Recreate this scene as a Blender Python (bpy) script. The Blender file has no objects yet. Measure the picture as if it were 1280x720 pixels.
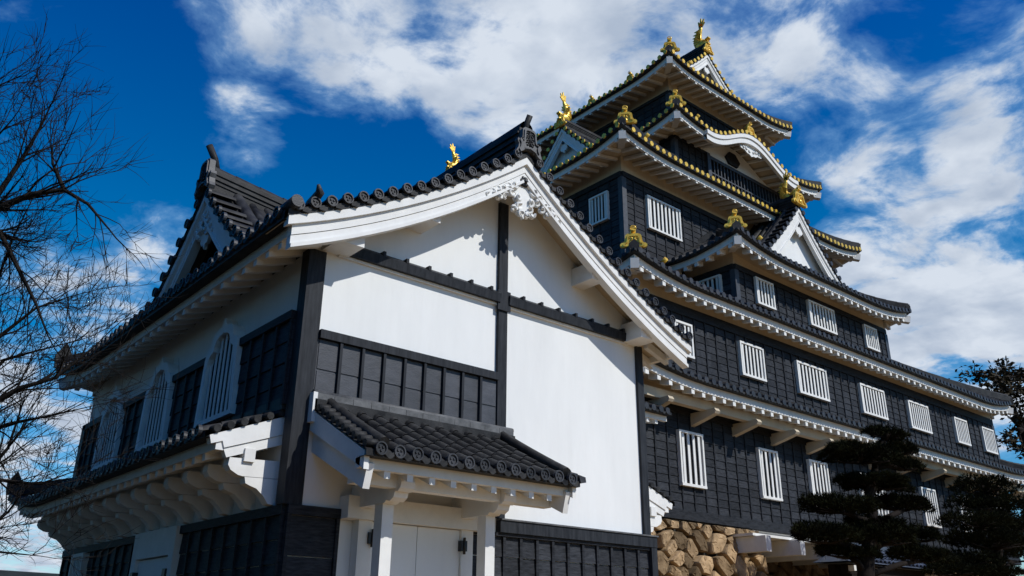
import bpy, bmesh, math, random
import numpy as np
from mathutils import Vector, Matrix, Quaternion
R = math.radians
random.seed(7)
scn = bpy.context.scene
C = scn.collection

# ------------------------------------------------------------------ camera
cd = bpy.data.cameras.new("camera")
cam = bpy.data.objects.new("camera", cd); C.objects.link(cam)
yaw, pit, rol = R(40.2333), R(21.8795), R(0.6021)
fw = Vector((math.sin(yaw)*math.cos(pit), math.cos(yaw)*math.cos(pit), math.sin(pit)))
rt = Vector((math.cos(yaw), -math.sin(yaw), 0)); up = rt.cross(fw)
r2 = math.cos(rol)*rt + math.sin(rol)*up; u2 = -math.sin(rol)*rt + math.cos(rol)*up
M3 = Matrix((r2, u2, -fw)).transposed()
cam.matrix_world = Matrix.Translation((0, 0, 1.6)) @ M3.to_4x4()
cd.sensor_width = 36; cd.lens = 1069.09/1280*36; cd.clip_start = 0.05; cd.clip_end = 20000
scn.camera = cam
scn.view_settings.view_transform = 'Standard'; scn.view_settings.look = 'None'
scn.view_settings.exposure = 0.0; scn.view_settings.gamma = 1
scn.view_settings.use_curve_mapping = False

def pix(px, py):                       # direction of a photo pixel (used to place clouds in the sky)
    v = r2*((px-640)/1069.09) + u2*(-(py-360)/1069.09) + fw
    return v.normalized()

# ------------------------------------------------------------------ sun and sky
sun_to = Vector((0.26, -0.65, 0.66)).normalized()
SUN_STRENGTH, SKY_STRENGTH = 3.6, 0.05
sl = bpy.data.lights.new("sun", 'SUN'); sl.energy = SUN_STRENGTH; sl.angle = R(0.5); sl.color = (1, .985, .94)
so = bpy.data.objects.new("sun", sl); C.objects.link(so)
so.rotation_euler = (-sun_to).to_track_quat('-Z', 'Y').to_euler(); so.location = (20, -30, 60)

world = bpy.data.worlds.new("World"); scn.world = world; world.use_nodes = True
nt = world.node_tree; nt.nodes.clear()
def N(t, **k):
    n = nt.nodes.new(t)
    for a, b in k.items(): setattr(n, a, b)
    return n
def Lk(a, b): nt.links.new(a, b)
def math_n(op, a, b=None, c=None, clamp=False):
    n = N('ShaderNodeMath', operation=op); n.use_clamp = clamp
    for i, v in enumerate((a, b, c)):
        if v is None: continue
        if isinstance(v, (int, float)): n.inputs[i].default_value = v
        else: Lk(v, n.inputs[i])
    return n.outputs[0]
out = N('ShaderNodeOutputWorld'); bg = N('ShaderNodeBackground'); Lk(bg.outputs[0], out.inputs[0])
bg.inputs[1].default_value = SKY_STRENGTH
sky = N('ShaderNodeTexSky', sky_type='NISHITA'); sky.sun_disc = False
sky.sun_elevation = math.asin(sun_to.z); sky.sun_rotation = math.atan2(sun_to.x, sun_to.y)
sky.ozone_density = 4.0; sky.air_density = 1.0; sky.dust_density = 0.3
hs = N('ShaderNodeHueSaturation'); hs.inputs['Saturation'].default_value = 1.5; hs.inputs['Value'].default_value = 2.3
Lk(sky.outputs[0], hs.inputs['Color'])
tc = N('ShaderNodeTexCoord'); gen = tc.outputs['Generated']
sep = N('ShaderNodeSeparateXYZ'); Lk(gen, sep.inputs[0])
hm = N('ShaderNodeMapRange', interpolation_type='SMOOTHSTEP'); Lk(sep.outputs[2], hm.inputs[0])
hm.inputs[1].default_value = .3; hm.inputs[2].default_value = .7; hm.inputs[3].default_value = .497; hm.inputs[4].default_value = .519; Lk(hm.outputs[0], hs.inputs['Hue'])
zc = math_n('ADD', math_n('MAXIMUM', sep.outputs[2], 0.0), 0.16)
comb = N('ShaderNodeCombineXYZ')
Lk(math_n('DIVIDE', sep.outputs[0], zc), comb.inputs[0]); Lk(math_n('DIVIDE', sep.outputs[1], zc), comb.inputs[1])
wn = N('ShaderNodeTexNoise'); wn.inputs['Scale'].default_value = 2.2; wn.inputs['Detail'].default_value = 4
Lk(comb.outputs[0], wn.inputs['Vector'])
wv = N('ShaderNodeVectorMath', operation='MULTIPLY_ADD'); Lk(wn.outputs['Color'], wv.inputs[0])
wv.inputs[1].default_value = (.12, .12, .12); Lk(comb.outputs[0], wv.inputs[2])
n1 = N('ShaderNodeTexNoise'); n1.inputs['Scale'].default_value = 4.6; n1.inputs['Detail'].default_value = 12; n1.inputs['Roughness'].default_value = .6; n1.inputs['Distortion'].default_value = .25
Lk(wv.outputs[0], n1.inputs['Vector'])
# cloud banks: direction, angular radius (deg), weight
CL = [(330,-25,6,.28),(470,25,7,.34),(590,65,6,.36),(640,115,4.5,.34),(720,40,8,.42),(840,25,8,.37),(940,5,8,.36),(1060,40,6,.28),(1010,120,5,.26),
      (1085,215,4.5,.22),(1230,40,4.5,.23),(1245,190,5,.29),(1180,110,4.5,.2),(1100,305,5,.35),(1225,300,5,.31),(1130,400,6,.38),(1210,380,6,.38),
      (1290,310,5,.28),(1290,420,7,.36),(1050,380,5,.34),(1180,470,6,.34),(305,155,3.2,.19),(120,345,6,.28),(60,370,6,.2),(30,440,7,.2),
      (60,500,8,.24),(30,570,9,.28),(100,640,9,.3),(20,690,9,.34)]
acc = None
for px, py, rad, wgt in CL:
    d = pix(px, py)
    dn = N('ShaderNodeVectorMath', operation='DOT_PRODUCT'); Lk(gen, dn.inputs[0]); dn.inputs[1].default_value = d
    mr = N('ShaderNodeMapRange', interpolation_type='SMOOTHSTEP'); Lk(dn.outputs['Value'], mr.inputs[0])
    mr.inputs[1].default_value = math.cos(R(rad*1.25)); mr.inputs[2].default_value = 1.0
    mr.inputs[3].default_value = 0; mr.inputs[4].default_value = wgt
    acc = mr.outputs[0] if acc is None else math_n('MAXIMUM', acc, mr.outputs[0])
dens = math_n('ADD', n1.outputs['Fac'], acc)
cm = N('ShaderNodeMapRange', interpolation_type='SMOOTHSTEP'); Lk(dens, cm.inputs[0])
cm.inputs[1].default_value = 0.71; cm.inputs[2].default_value = .86; cm.inputs[3].default_value = 0; cm.inputs[4].default_value = 1.0
cv = N('ShaderNodeMapRange', interpolation_type='SMOOTHSTEP'); Lk(dens, cv.inputs[0])
cv.inputs[1].default_value = 0.6; cv.inputs[2].default_value = .8; cv.inputs[3].default_value = 0; cv.inputs[4].default_value = .4
n2 = N('ShaderNodeTexNoise'); n2.inputs['Scale'].default_value = 8.0; n2.inputs['Detail'].default_value = 6
Lk(wv.outputs[0], n2.inputs['Vector'])
cr = N('ShaderNodeValToRGB'); Lk(n2.outputs['Fac'], cr.inputs[0])
cr.color_ramp.elements[0].position = .32; cr.color_ramp.elements[0].color = (.42, .50, .63, 1)
cr.color_ramp.elements[1].position = .62; cr.color_ramp.elements[1].color = (.68, .745, .84, 1)
cs = N('ShaderNodeVectorMath', operation='SCALE'); Lk(cr.outputs[0], cs.inputs[0]); cs.inputs['Scale'].default_value = 1/SKY_STRENGTH
mx = N('ShaderNodeMix', data_type='RGBA'); mv = N('ShaderNodeMix', data_type='RGBA'); Lk(cv.outputs[0], mv.inputs['Factor']); Lk(hs.outputs[0], mv.inputs['A'])
mv.inputs['B'].default_value = (.30/SKY_STRENGTH, .56/SKY_STRENGTH, .86/SKY_STRENGTH, 1); Lk(cm.outputs[0], mx.inputs['Factor'])
Lk(mv.outputs['Result'], mx.inputs['A']); Lk(cs.outputs[0], mx.inputs['B']); Lk(mx.outputs['Result'], bg.inputs[0])

# ------------------------------------------------------------------ materials
def mat(name, col, rough=.6, metal=0, var=.25, scale=6, stretch=(1,1,1), bump=0, bscale=30, spec=.5, col2=None, detail=5):
    m = bpy.data.materials.new(name); m.use_nodes = True
    t = m.node_tree; b = t.nodes['Principled BSDF']
    b.inputs['Roughness'].default_value = rough; b.inputs['Metallic'].default_value = metal
    b.inputs['Specular IOR Level'].default_value = spec
    co = t.nodes.new('ShaderNodeTexCoord'); mp = t.nodes.new('ShaderNodeMapping'); mp.inputs['Scale'].default_value = stretch
    t.links.new(co.outputs['Object'], mp.inputs[0])
    n = t.nodes.new('ShaderNodeTexNoise'); n.inputs['Scale'].default_value = scale; n.inputs['Detail'].default_value = detail; n.inputs['Roughness'].default_value = .65
    t.links.new(mp.outputs[0], n.inputs['Vector'])
    r = t.nodes.new('ShaderNodeValToRGB'); t.links.new(n.outputs['Fac'], r.inputs[0])
    a = [max(0, c*(1-var)) for c in col]; z = [min(1, c*(1+var)) for c in (col2 or col)]
    r.color_ramp.elements[0].position = .3; r.color_ramp.elements[0].color = (*a, 1)
    r.color_ramp.elements[1].position = .7; r.color_ramp.elements[1].color = (*z, 1)
    t.links.new(r.outputs[0], b.inputs['Base Color'])
    rr = t.nodes.new('ShaderNodeMapRange'); t.links.new(n.outputs['Fac'], rr.inputs[0])
    rr.inputs[3].default_value = max(.05, rough-.12); rr.inputs[4].default_value = min(1, rough+.12)
    t.links.new(rr.outputs[0], b.inputs['Roughness'])
    if bump:
        n3 = t.nodes.new('ShaderNodeTexNoise'); n3.inputs['Scale'].default_value = bscale; n3.inputs['Detail'].default_value = 4
        t.links.new(mp.outputs[0], n3.inputs['Vector'])
        bp = t.nodes.new('ShaderNodeBump'); bp.inputs['Strength'].default_value = bump; bp.inputs['Distance'].default_value = .02
        t.links.new(n3.outputs['Fac'], bp.inputs['Height']); t.links.new(bp.outputs[0], b.inputs['Normal'])
    return m
def attr_tint(m, name='tone'):         # multiply the base colour by a per-piece tone stored on the mesh (each tile / stone its own colour)
    t = m.node_tree; b = t.nodes['Principled BSDF']; l = b.inputs['Base Color'].links[0].from_socket
    at = t.nodes.new('ShaderNodeAttribute'); at.attribute_name = name
    mx = t.nodes.new('ShaderNodeMix'); mx.data_type = 'RGBA'; mx.blend_type = 'MULTIPLY'; mx.inputs['Factor'].default_value = 1
    t.links.new(l, mx.inputs['A']); t.links.new(at.outputs['Color'], mx.inputs['B']); t.links.new(mx.outputs['Result'], b.inputs['Base Color'])
    return m
M = dict(
 plaster=mat('white_plaster', (.80,.80,.775), .85, var=.05, scale=.9, stretch=(1.6,1.6,.45), bump=.12, bscale=9, spec=.15, detail=12),
 soffit=mat('shade_tinted_plaster', (.58,.49,.36), .9, var=.08, scale=2, bump=.1, bscale=14, spec=.1),  # white plaster and timber under the eaves, their warm shade put into the colour
 trim=mat('white_painted_trim', (.78,.77,.735), .75, var=.07, scale=3, detail=10, bump=.05, bscale=30, spec=.3),
 tile=mat('dark_roof_tile', (.016,.016,.017), .55, var=.55, scale=4, bump=.2, bscale=40, col2=(.034,.0335,.033), spec=.15, detail=10),
 tile_rim=mat('weathered_tile_end', (.035,.036,.04), .5, var=.4, scale=9, bump=.2, bscale=60, spec=.3),
 tile_pale=mat('weathered_grey_ridge_tile', (.09,.09,.09), .6, var=.5, scale=6, bump=.2, bscale=40),
 black=mat('black_charred_boards', (.019,.0205,.024), .62, var=.45, scale=4, stretch=(1.5,1.5,9), bump=.3, bscale=14, col2=(.034,.0365,.042), spec=.1, detail=10),
 blackpost=mat('black_painted_timber', (.020,.0215,.025), .55, var=.35, scale=5, stretch=(5,5,.5), bump=.12, bscale=16, col2=(.030,.0325,.037), spec=.12, detail=10),
 greyboard=mat('grey_black_panel_boards', (.040,.043,.052), .55, var=.35, scale=5, stretch=(1,1,2), bump=.15, bscale=30),
 dark=mat('dark_interior', (.006,.006,.007), .9, var=.2),
 gold=mat('gold_leaf', (.90,.45,.04), .34, metal=.35, var=.25, scale=9, bump=.25, bscale=30, col2=(.98,.58,.085)),
 iron=mat('black_iron', (.012,.012,.013), .5, var=.3),
 stone=attr_tint(mat('tan_granite', (.29,.19,.10), .9, var=.4, scale=3.5, bump=.8, bscale=12, spec=.1, col2=(.40,.28,.16), detail=9)),
 gap=mat('dark_stone_gap', (.02,.017,.013), .95, var=.3),
 ground=mat('sandy_ground', (.022,.018,.011), .95, var=.3, scale=.8, bump=.3, bscale=20, spec=.1),
 yard=mat('pale_courtyard_gravel', (.40,.255,.115), .95, var=.2, scale=1.5, bump=.4, bscale=60, spec=.1),
 bark=mat('grey_brown_bark', (.016,.013,.011), .9, var=.4, scale=14, stretch=(1,1,.3), bump=.5, bscale=25, spec=.15),
 pinebark=mat('dark_pine_bark', (.016,.012,.010), .95, var=.4, scale=14, bump=.5, bscale=25, spec=.1),
 needle=mat('dark_pine_needles', (.005,.006,.0025), .8, var=.5, scale=1.5, spec=.05, col2=(.012,.013,.0045)),
 leaf=mat('dark_evergreen_leaves', (.012,.011,.004), .6, var=.5, scale=1.2, spec=.15, col2=(.04,.027,.009)),
 hill=mat('wooded_hill', (.03,.035,.03), .95, var=.4, scale=.02, spec=.1),
 bluetile=attr_tint(mat('blue_grey_gate_tile', (.07,.085,.115), .4, var=.3, scale=6)),
)
def streaks(m, amt=.12, thr=.52):             # faint rain streaks and blotches of its own on the plaster
    t=m.node_tree; b=t.nodes['Principled BSDF']; l=b.inputs['Base Color'].links[0].from_socket
    co=t.nodes.new('ShaderNodeTexCoord'); mp=t.nodes.new('ShaderNodeMapping'); mp.inputs['Scale'].default_value=(7,7,.35); t.links.new(co.outputs['Object'],mp.inputs[0])
    n=t.nodes.new('ShaderNodeTexNoise'); n.inputs['Scale'].default_value=1.0; n.inputs['Detail'].default_value=8; t.links.new(mp.outputs[0],n.inputs['Vector'])
    n2_=t.nodes.new('ShaderNodeTexNoise'); n2_.inputs['Scale'].default_value=.55; n2_.inputs['Detail'].default_value=5; t.links.new(co.outputs['Object'],n2_.inputs['Vector'])
    mm=t.nodes.new('ShaderNodeMath'); mm.operation='MULTIPLY'; t.links.new(n.outputs['Fac'],mm.inputs[0]); t.links.new(n2_.outputs['Fac'],mm.inputs[1])
    mr=t.nodes.new('ShaderNodeMapRange'); t.links.new(mm.outputs[0],mr.inputs[0]); mr.inputs[1].default_value=.22; mr.inputs[2].default_value=.42; mr.inputs[3].default_value=0; mr.inputs[4].default_value=amt
    mx=t.nodes.new('ShaderNodeMix'); mx.data_type='RGBA'; t.links.new(mr.outputs[0],mx.inputs['Factor']); t.links.new(l,mx.inputs['A']); mx.inputs['B'].default_value=(.33,.30,.26,1); t.links.new(mx.outputs['Result'],b.inputs['Base Color'])
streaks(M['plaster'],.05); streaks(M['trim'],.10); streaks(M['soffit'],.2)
attr_tint(M['tile']); attr_tint(M['black']); attr_tint(M['greyboard']); attr_tint(M['tile_rim'])

# ------------------------------------------------------------------ mesh builder
class MB:
    def __init__(s): s.v=[]; s.f=[]; s.t=[]; s.cur=1.0; s.sm=[]; s.smooth=False
    def add(s, vs, fs, smooth=None):
        b=len(s.v); s.v.extend([tuple(p) for p in vs]); s.f.extend([tuple(i+b for i in f) for f in fs])
        s.t.extend([s.cur]*len(fs)); s.sm.extend([s.smooth if smooth is None else smooth]*len(fs))
    def hexa(s, p):                     # 8 corners: bottom ring 0-3, top ring 4-7
        s.add(p, [(0,3,2,1),(4,5,6,7),(0,1,5,4),(1,2,6,5),(2,3,7,6),(3,0,4,7)], False)
    def box(s, x0,x1,y0,y1,z0,z1):
        s.hexa([(x0,y0,z0),(x1,y0,z0),(x1,y1,z0),(x0,y1,z0),(x0,y0,z1),(x1,y0,z1),(x1,y1,z1),(x0,y1,z1)])
    def bx(s, T, s0,s1,o0,o1,z0,z1):
        s.hexa([T(s0,o0,z0),T(s1,o0,z0),T(s1,o1,z0),T(s0,o1,z0),T(s0,o0,z1),T(s1,o0,z1),T(s1,o1,z1),T(s0,o1,z1)])
    def bar(s, p, q, w, h, upv=(0,0,1)):
        p,q=Vector(p),Vector(q); d=(q-p).normalized(); u=Vector(upv); a=d.cross(u).normalized(); u=a.cross(d)
        a*=w/2; u=u*h/2
        s.hexa([p-a-u,p+a-u,q+a-u,q-a-u,p-a+u,p+a+u,q+a+u,q-a+u])
    def prism(s, poly, ext, smooth=False):      # convex or simple polygon of 3D points extruded by vector
        n=len(poly); e=Vector(ext); a=[Vector(p) for p in poly]
        s.add(a+[p+e for p in a], [tuple(range(n))[::-1], tuple(range(n,2*n))]+[(i,(i+1)%n,n+(i+1)%n,n+i) for i in range(n)], smooth)
    def ring(s, outer, inner, ext):             # frame between two outlines of equal count, extruded
        n=len(outer); e=Vector(ext); O=[Vector(p) for p in outer]; I=[Vector(p) for p in inner]
        V=O+I+[p+e for p in O]+[p+e for p in I]; F=[]
        for i in range(n):
            j=(i+1)%n
            F+=[(i,j,n+j,n+i),(2*n+i,3*n+i,3*n+j,2*n+j),(i,2*n+i,2*n+j,j),(n+i,n+j,3*n+j,3*n+i)]
        s.add(V,F,False)
    def tube(s, pts, rad, n=8, cap=True, smooth=True, squash=None):
        pts=[Vector(p) for p in pts]; m=len(pts)
        if isinstance(rad,(int,float)): rad=[rad]*m
        ref=Vector((0,0,1)); vs=[]
        for i,p in enumerate(pts):
            d=(pts[min(i+1,m-1)]-pts[max(i-1,0)])
            if d.length<1e-9: d=Vector((0,0,1))
            d.normalize()
            if abs(d.dot(ref))>.95: ref=Vector((1,.2,0)).normalized()
            a=d.cross(ref).normalized(); b=a.cross(d)
            ref=b
            k=1 if squash is None else squash
            for j in range(n):
                t=2*math.pi*j/n; vs.append(p+a*math.cos(t)*rad[i]*k+b*math.sin(t)*rad[i])
        fs=[(i*n+j,i*n+(j+1)%n,(i+1)*n+(j+1)%n,(i+1)*n+j) for i in range(m-1) for j in range(n)]
        s.add(vs,fs,smooth)
        if cap:
            b=len(s.v)-m*n
            s.f.append(tuple(b+j for j in range(n))[::-1]); s.f.append(tuple(b+(m-1)*n+j for j in range(n))); s.t+= [s.cur]*2; s.sm+=[False]*2
    def grid(s, P, smooth=True):                # P[i][j]
        a=len(P); b=len(P[0]); s.add([p for r in P for p in r],[(i*b+j,(i+1)*b+j,(i+1)*b+j+1,i*b+j+1) for i in range(a-1) for j in range(b-1)],smooth)
    def ball(s, c, r, seg=8, sc=(1,1,1)):
        vs=[];fs=[]; c=Vector(c)
        for i in range(seg//2+1):
            th=math.pi*i/(seg//2)
            for j in range(seg):
                ph=2*math.pi*j/seg; vs.append((c.x+r*sc[0]*math.sin(th)*math.cos(ph),c.y+r*sc[1]*math.sin(th)*math.sin(ph),c.z+r*sc[2]*math.cos(th)))
        for i in range(seg//2):
            for j in range(seg): fs.append((i*seg+j,(i+1)*seg+j,(i+1)*seg+(j+1)%seg,i*seg+(j+1)%seg))
        s.add(vs,fs,True)
    def mesh(s, name, m, recalc=True):
        me=bpy.data.meshes.new(name); me.from_pydata(s.v,[],s.f)
        me.polygons.foreach_set('use_smooth', s.sm)
        at=me.color_attributes.new('tone','FLOAT_COLOR','CORNER')
        arr=np.ones((len(me.loops),4),dtype=np.float32); k=0
        cnt=np.array([len(f) for f in s.f]); tt=np.repeat(np.array(s.t,dtype=np.float32),cnt); arr[:,:3]=tt[:,None]
        at.data.foreach_set('color',arr.ravel())
        me.validate()
        if recalc and s.f:
            bm=bmesh.new(); bm.from_mesh(me); bmesh.ops.recalc_face_normals(bm,faces=bm.faces); bm.to_mesh(me); bm.free()
        me.materials.append(m); return me
    def build(s, name, m, parent=None, recalc=True):
        if not s.v: return None
        o=bpy.data.objects.new(name, s.mesh(name,m,recalc)); C.objects.link(o)
        if parent: o.parent=parent
        return o
def tag(o, label=None, cat=None, group=None, kind=None):
    for k,v in (('label',label),('category',cat),('group',group),('kind',kind)):
        if v: o[k]=v
    return o
def empty(name, label, cat, group=None):
    o=bpy.data.objects.new(name,None); C.objects.link(o); return tag(o,label,cat,group)
def node(name, parent):                        # a part that only carries sub-parts would be an empty: use the first mesh instead
    o=bpy.data.objects.new(name,None); C.objects.link(o); o.parent=parent; return o
def front(y): return lambda s,o,z: Vector((s,y-o,z))
def back(y): return lambda s,o,z: Vector((s,y+o,z))
def left(x): return lambda s,o,z: Vector((x-o,s,z))
def right(x): return lambda s,o,z: Vector((x+o,s,z))

def frange(a,b,step):
    n=max(1,int(round((b-a)/step))); return [a+(b-a)*(i+.5)/n for i in range(n)]

# tile end disc facing outward (o direction), with raised rim
def disc(mb, T, s, o, z, r, n=14, th=.05, relief=True):
    P=lambda rr,oo,k: T(s+rr*math.cos(2*math.pi*k/n), o+oo, z+rr*math.sin(2*math.pi*k/n))
    rings=[(r,-th),(r,0),(r*.78,0.0),(r*.74,-.018)] if relief else [(r,-th),(r,0)]
    vs=[P(rr,oo,k) for rr,oo in rings for k in range(n)]
    fs=[(i*n+j,i*n+(j+1)%n,(i+1)*n+(j+1)%n,(i+1)*n+j) for i in range(len(rings)-1) for j in range(n)]
    fs.append(tuple((len(rings)-1)*n+j for j in range(n))); mb.add(vs,fs,False)
    if relief:
        for k in range(3):
            a=2*math.pi*k/3+.5; c=(s+r*.34*math.cos(a), z+r*.34*math.sin(a)); m=7
            q=r*.24; vs=[T(c[0]+q*math.cos(2*math.pi*j/m),o-.018,c[1]+q*math.sin(2*math.pi*j/m)) for j in range(m)]
            vs2=[T(c[0]+q*.6*math.cos(2*math.pi*j/m),o-.004,c[1]+q*.6*math.sin(2*math.pi*j/m)) for j in range(m)]
            mb.add(vs+vs2,[(j,(j+1)%m,m+(j+1)%m,m+j) for j in range(m)]+[tuple(range(m,2*m))],False)

def roll(mb, pts, side, r, n=5, joints=True):   # half round cover tile along pts; side = unit vector across
    vs=[]; side=Vector(side)
    for i,p in enumerate(pts):
        for k in range(n+1):
            t=math.pi*k/n; vs.append(Vector(p)+side*(-r*math.cos(t))+Vector((0,0,r*1.05*math.sin(t))))
    m=n+1
    for i in range(len(pts)-1):
        mb.cur=random.uniform(.75,1.35)
        b=[vs[i*m+k] for k in range(m)]+[vs[(i+1)*m+k]-Vector((0,0,.012 if joints else 0)) for k in range(m)]
        mb.add(b,[(k,k+1,m+k+1,m+k) for k in range(n)],True)
    mb.cur=1.0

# ------------------------------------------------------------------ one eave side of a tiled roof
def eave_side(B, T, sA, sB, D, prof, hipA=None, hipB=None, lift=0, Lc=3, bump=None, spacing=.3, r=.075, ov=1.0,
              fascia=.22, raf=(.13,.15,.45), gold=False, near=False, rolls=True, seg=6, soffit_slope=.22, raflen=None, fas2=None, hid=0, edge=.07):
    """B: dict of builders tile/end/white/rafter/soffit. T(s,o,z); o=0 at eave edge, inward = negative."""
    def H(s,d):
        t=min(1,max(0,d/D)); z=prof(d)
        if lift:
            c=0
            if hipA is not None: c+=max(0,1-(s-sA-hipA*t)/Lc)**2.2
            if hipB is not None: c+=max(0,1-(sB-hipB*t-s)/Lc)**2.2
            z+=lift*c*(1-t)**2
        if bump: z=max(z, prof(0)+bump(s)) if bump(s)>1e-4 else z
        return z
    iA=hipA or 0; iB=hipB or 0
    nd=8; ns=max(8,int((sB-sA)/.5))
    P=[]
    for i in range(nd+1):
        d=D*i/nd; a=sA+iA*i/nd; b=sB-iB*i/nd
        P.append([T(a+(b-a)*j/ns,-d,H(a+(b-a)*j/ns,d)) for j in range(ns+1)])
    B['tile'].grid(P)
    # underlay thickness along the eave edge
    e0=[T(sA+(sB-sA)*j/ns,0,H(sA+(sB-sA)*j/ns,0)) for j in range(ns+1)]
    B['tile'].grid([e0,[p-Vector((0,0,edge)) for p in e0],[T(sA+(sB-sA)*j/ns,-.17,H(sA+(sB-sA)*j/ns,0)-edge) for j in range(ns+1)]],False)
    S=frange(sA+.05,sB-.05,spacing)
    side=(T(1,0,0)-T(0,0,0))
    if rolls:
        for s in S:
            dm=D
            if hipA: dm=min(dm,(s-sA)/hipA*D)
            if hipB: dm=min(dm,(sB-s)/hipB*D)
            if dm<.12: continue
            roll(B['tile'],[T(s,.03-(dm+.03)*k/seg,H(s,max(0,dm*k/seg))+.01) for k in range(seg+1)],side,r,5)
            e_=MB(); e_.cur=random.uniform(.6,1.35); disc(e_,T,s+random.uniform(-.006,.006),.045+random.uniform(-.01,.01),H(s,0)+.02+random.uniform(-.006,.006),r*1.15,14 if near else 10,.05,near); B['pieces'].append(('gold_tile_end' if gold else 'tile_end',e_,hid))
    # hanging pan tile edges between the rolls
    for a,b in zip(S[:-1],S[1:]):
        m=4; top=[];bot=[]
        for k in range(m+1):
            q=a+r+(b-a-2*r)*k/m; z=H(q,0); sag=.035*math.sin(math.pi*k/m)
            top.append(T(q,.03,z-.0-sag*.5)); bot.append(T(q,.03,z-.05-sag))
        B['tile'].add(top+bot,[(k,k+1,m+2+k,m+1+k) for k in range(m)],False)
    # fascia boards
    def ribbon(mb,d0,d1,zt,zb):
        L=[];n=max(6,int((sB-sA)/.35))
        def S_(d,j):
            a=sA+(d if hipA is not None else .02); b=sB-(d if hipB is not None else .02); return a+(b-a)*j/n
        rows=[]
        for d,zo in ((d0,zt),(d0,zb),(d1,zb),(d1,zt),(d0,zt)):
            rows.append([T(S_(d,j),-d,H(S_(d,j),0)+zo) for j in range(n+1)])
        mb.grid(rows,False)
        for j in (0,n): mb.add([rows[k][j] for k in range(4)],[(0,1,2,3)],False)
    if fascia:
        ribbon(B['white'],.16,.26,-edge,-edge-fascia)
        if fas2: ribbon(B['white'],.10,.2,-.07-fascia,-.07-fascia-fas2)
    zr=-edge-fascia
    # soffit
    n=max(6,int((sB-sA)/.4)); rows=[]
    for d in (.2,ov*.5,ov):
        a=sA+(d if hipA is not None else .02); b=sB-(d if hipB is not None else .02)
        rows.append([T(a+(b-a)*j/n,-d,H(a+(b-a)*j/n,0)+zr+.02+soffit_slope*d) for j in range(n+1)])
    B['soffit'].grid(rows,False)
    w,h,sp=raf
    for s in frange(sA+.25,sB-.25,sp):
        dm=min(ov,raflen or 99)
        if hipA is not None: dm=min(dm,s-sA-.05)
        if hipB is not None: dm=min(dm,sB-s-.05)
        if dm<.3: continue
        z=H(s,0)+zr
        p=[]
        for zz in (-h,.018):
            for (ss,d) in ((s-w/2,.18),(s+w/2,.18),(s+w/2,dm),(s-w/2,dm)):
                p.append(T(ss,-d,z+zz+soffit_slope*(d-.1)))
        e_=MB(); e_.hexa(p); B['pieces'].append(('rafter',e_,hid))
    return H
PIECES={}
def centre(mb):
    n=len(mb.v); return Vector((sum(p[0] for p in mb.v)/n,sum(p[1] for p in mb.v)/n,sum(p[2] for p in mb.v)/n))
def reg(thing,name,mb,root,m,extra=0):
    PIECES.setdefault((thing.name,name,m.name),[]).append(((centre(mb)-Vector((0,0,1.6))).length+extra,mb,root,thing))
def flush_pieces():                            # the 100 nearest of a kind are parts of their own, the rest one mesh
    for (tn,name,mn),L in PIECES.items():
        L.sort(key=lambda t:t[0]); m=bpy.data.materials[mn]
        for r,mb,root,thing in L[:100]: mb.build(name,m,root)
        if len(L)>100:
            a=MB()
            for r,mb,root,thing in L[100:]:
                a.add(mb.v,mb.f)
            tag(a.build(name+'_row',m,L[0][3]),kind='stuff')
def builders():
    d={k:MB() for k in ('tile','white','soffit')}; d['pieces']=[]; d['ridge']=[]; return d
def finish_roof(B, parent, gold=False, name='roof'):
    root=B['tile'].build(name,M['tile'],parent,recalc=False)
    for nm,mb,hid in B['pieces']: reg(parent,nm,mb,root,{'gold_tile_end':M['gold'],'tile_end':M['tile_rim'],'rafter':M['trim']}[nm],hid)
    if B['white'].v: B['white'].build('fascia',M['trim'],root)
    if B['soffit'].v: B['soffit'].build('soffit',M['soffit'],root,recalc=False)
    for q in B['ridge']: q.build('hip_ridge',M['tile'],root)
    return root

# ------------------------------------------------------------------ ornaments
def orn_mesh():                                 # gold bell-shaped end tile with flared feet and a disc above; local x across, y = outward, z up
    mb=MB()
    half=[(.0,.52),(.17,.52),(.25,.48),(.28,.40),(.30,.26),(.34,.17),(.41,.16),(.46,.11),(.46,.04),(.40,0),(.3,-.01),(.0,-.02)]
    ol=half+[(-x,z) for x,z in half[-2:0:-1]]
    mb.prism([(x,-.05,z) for x,z in ol],(0,.1,0))
    inn=[(x*.62,.1+(z-.1)*.72) for x,z in ol]
    mid=[(x*.78,.08+(z-.08)*.84) for x,z in ol]
    mb.ring([(x,.05,z) for x,z in mid],[(x,.05,z) for x,z in inn],(0,.04,0))
    for sx in (-1,1):
        mb.tube([(sx*(.09+.05*math.cos(a)),.06,.32+.05*math.sin(a)) for a in np.linspace(0,5,10)],.02,5)
    mb.ball((0,.06,.13),.1,8,(1,.5,1))
    n=14; mb.tube([(0,-.3,.5),(0,.06,.70)],.1,n)
    mb.tube([(0.1*math.cos(a),.07,.70+.1*math.sin(a)) for a in np.linspace(0,2*math.pi,13)],.018,5)
    return mb
ORN_G=orn_mesh().mesh('gold_ridge_ornament',M['gold'])
def orn(parent, loc, facing, sc=1.0, me=None, name='ridge_ornament'):
    o=bpy.data.objects.new(name,me or ORN_G); C.objects.link(o); o.parent=parent
    a=math.atan2(facing[1],facing[0])-math.pi/2
    o.location=loc; o.rotation_euler=(0,0,a); o.scale=(sc,)*3; return o
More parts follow.
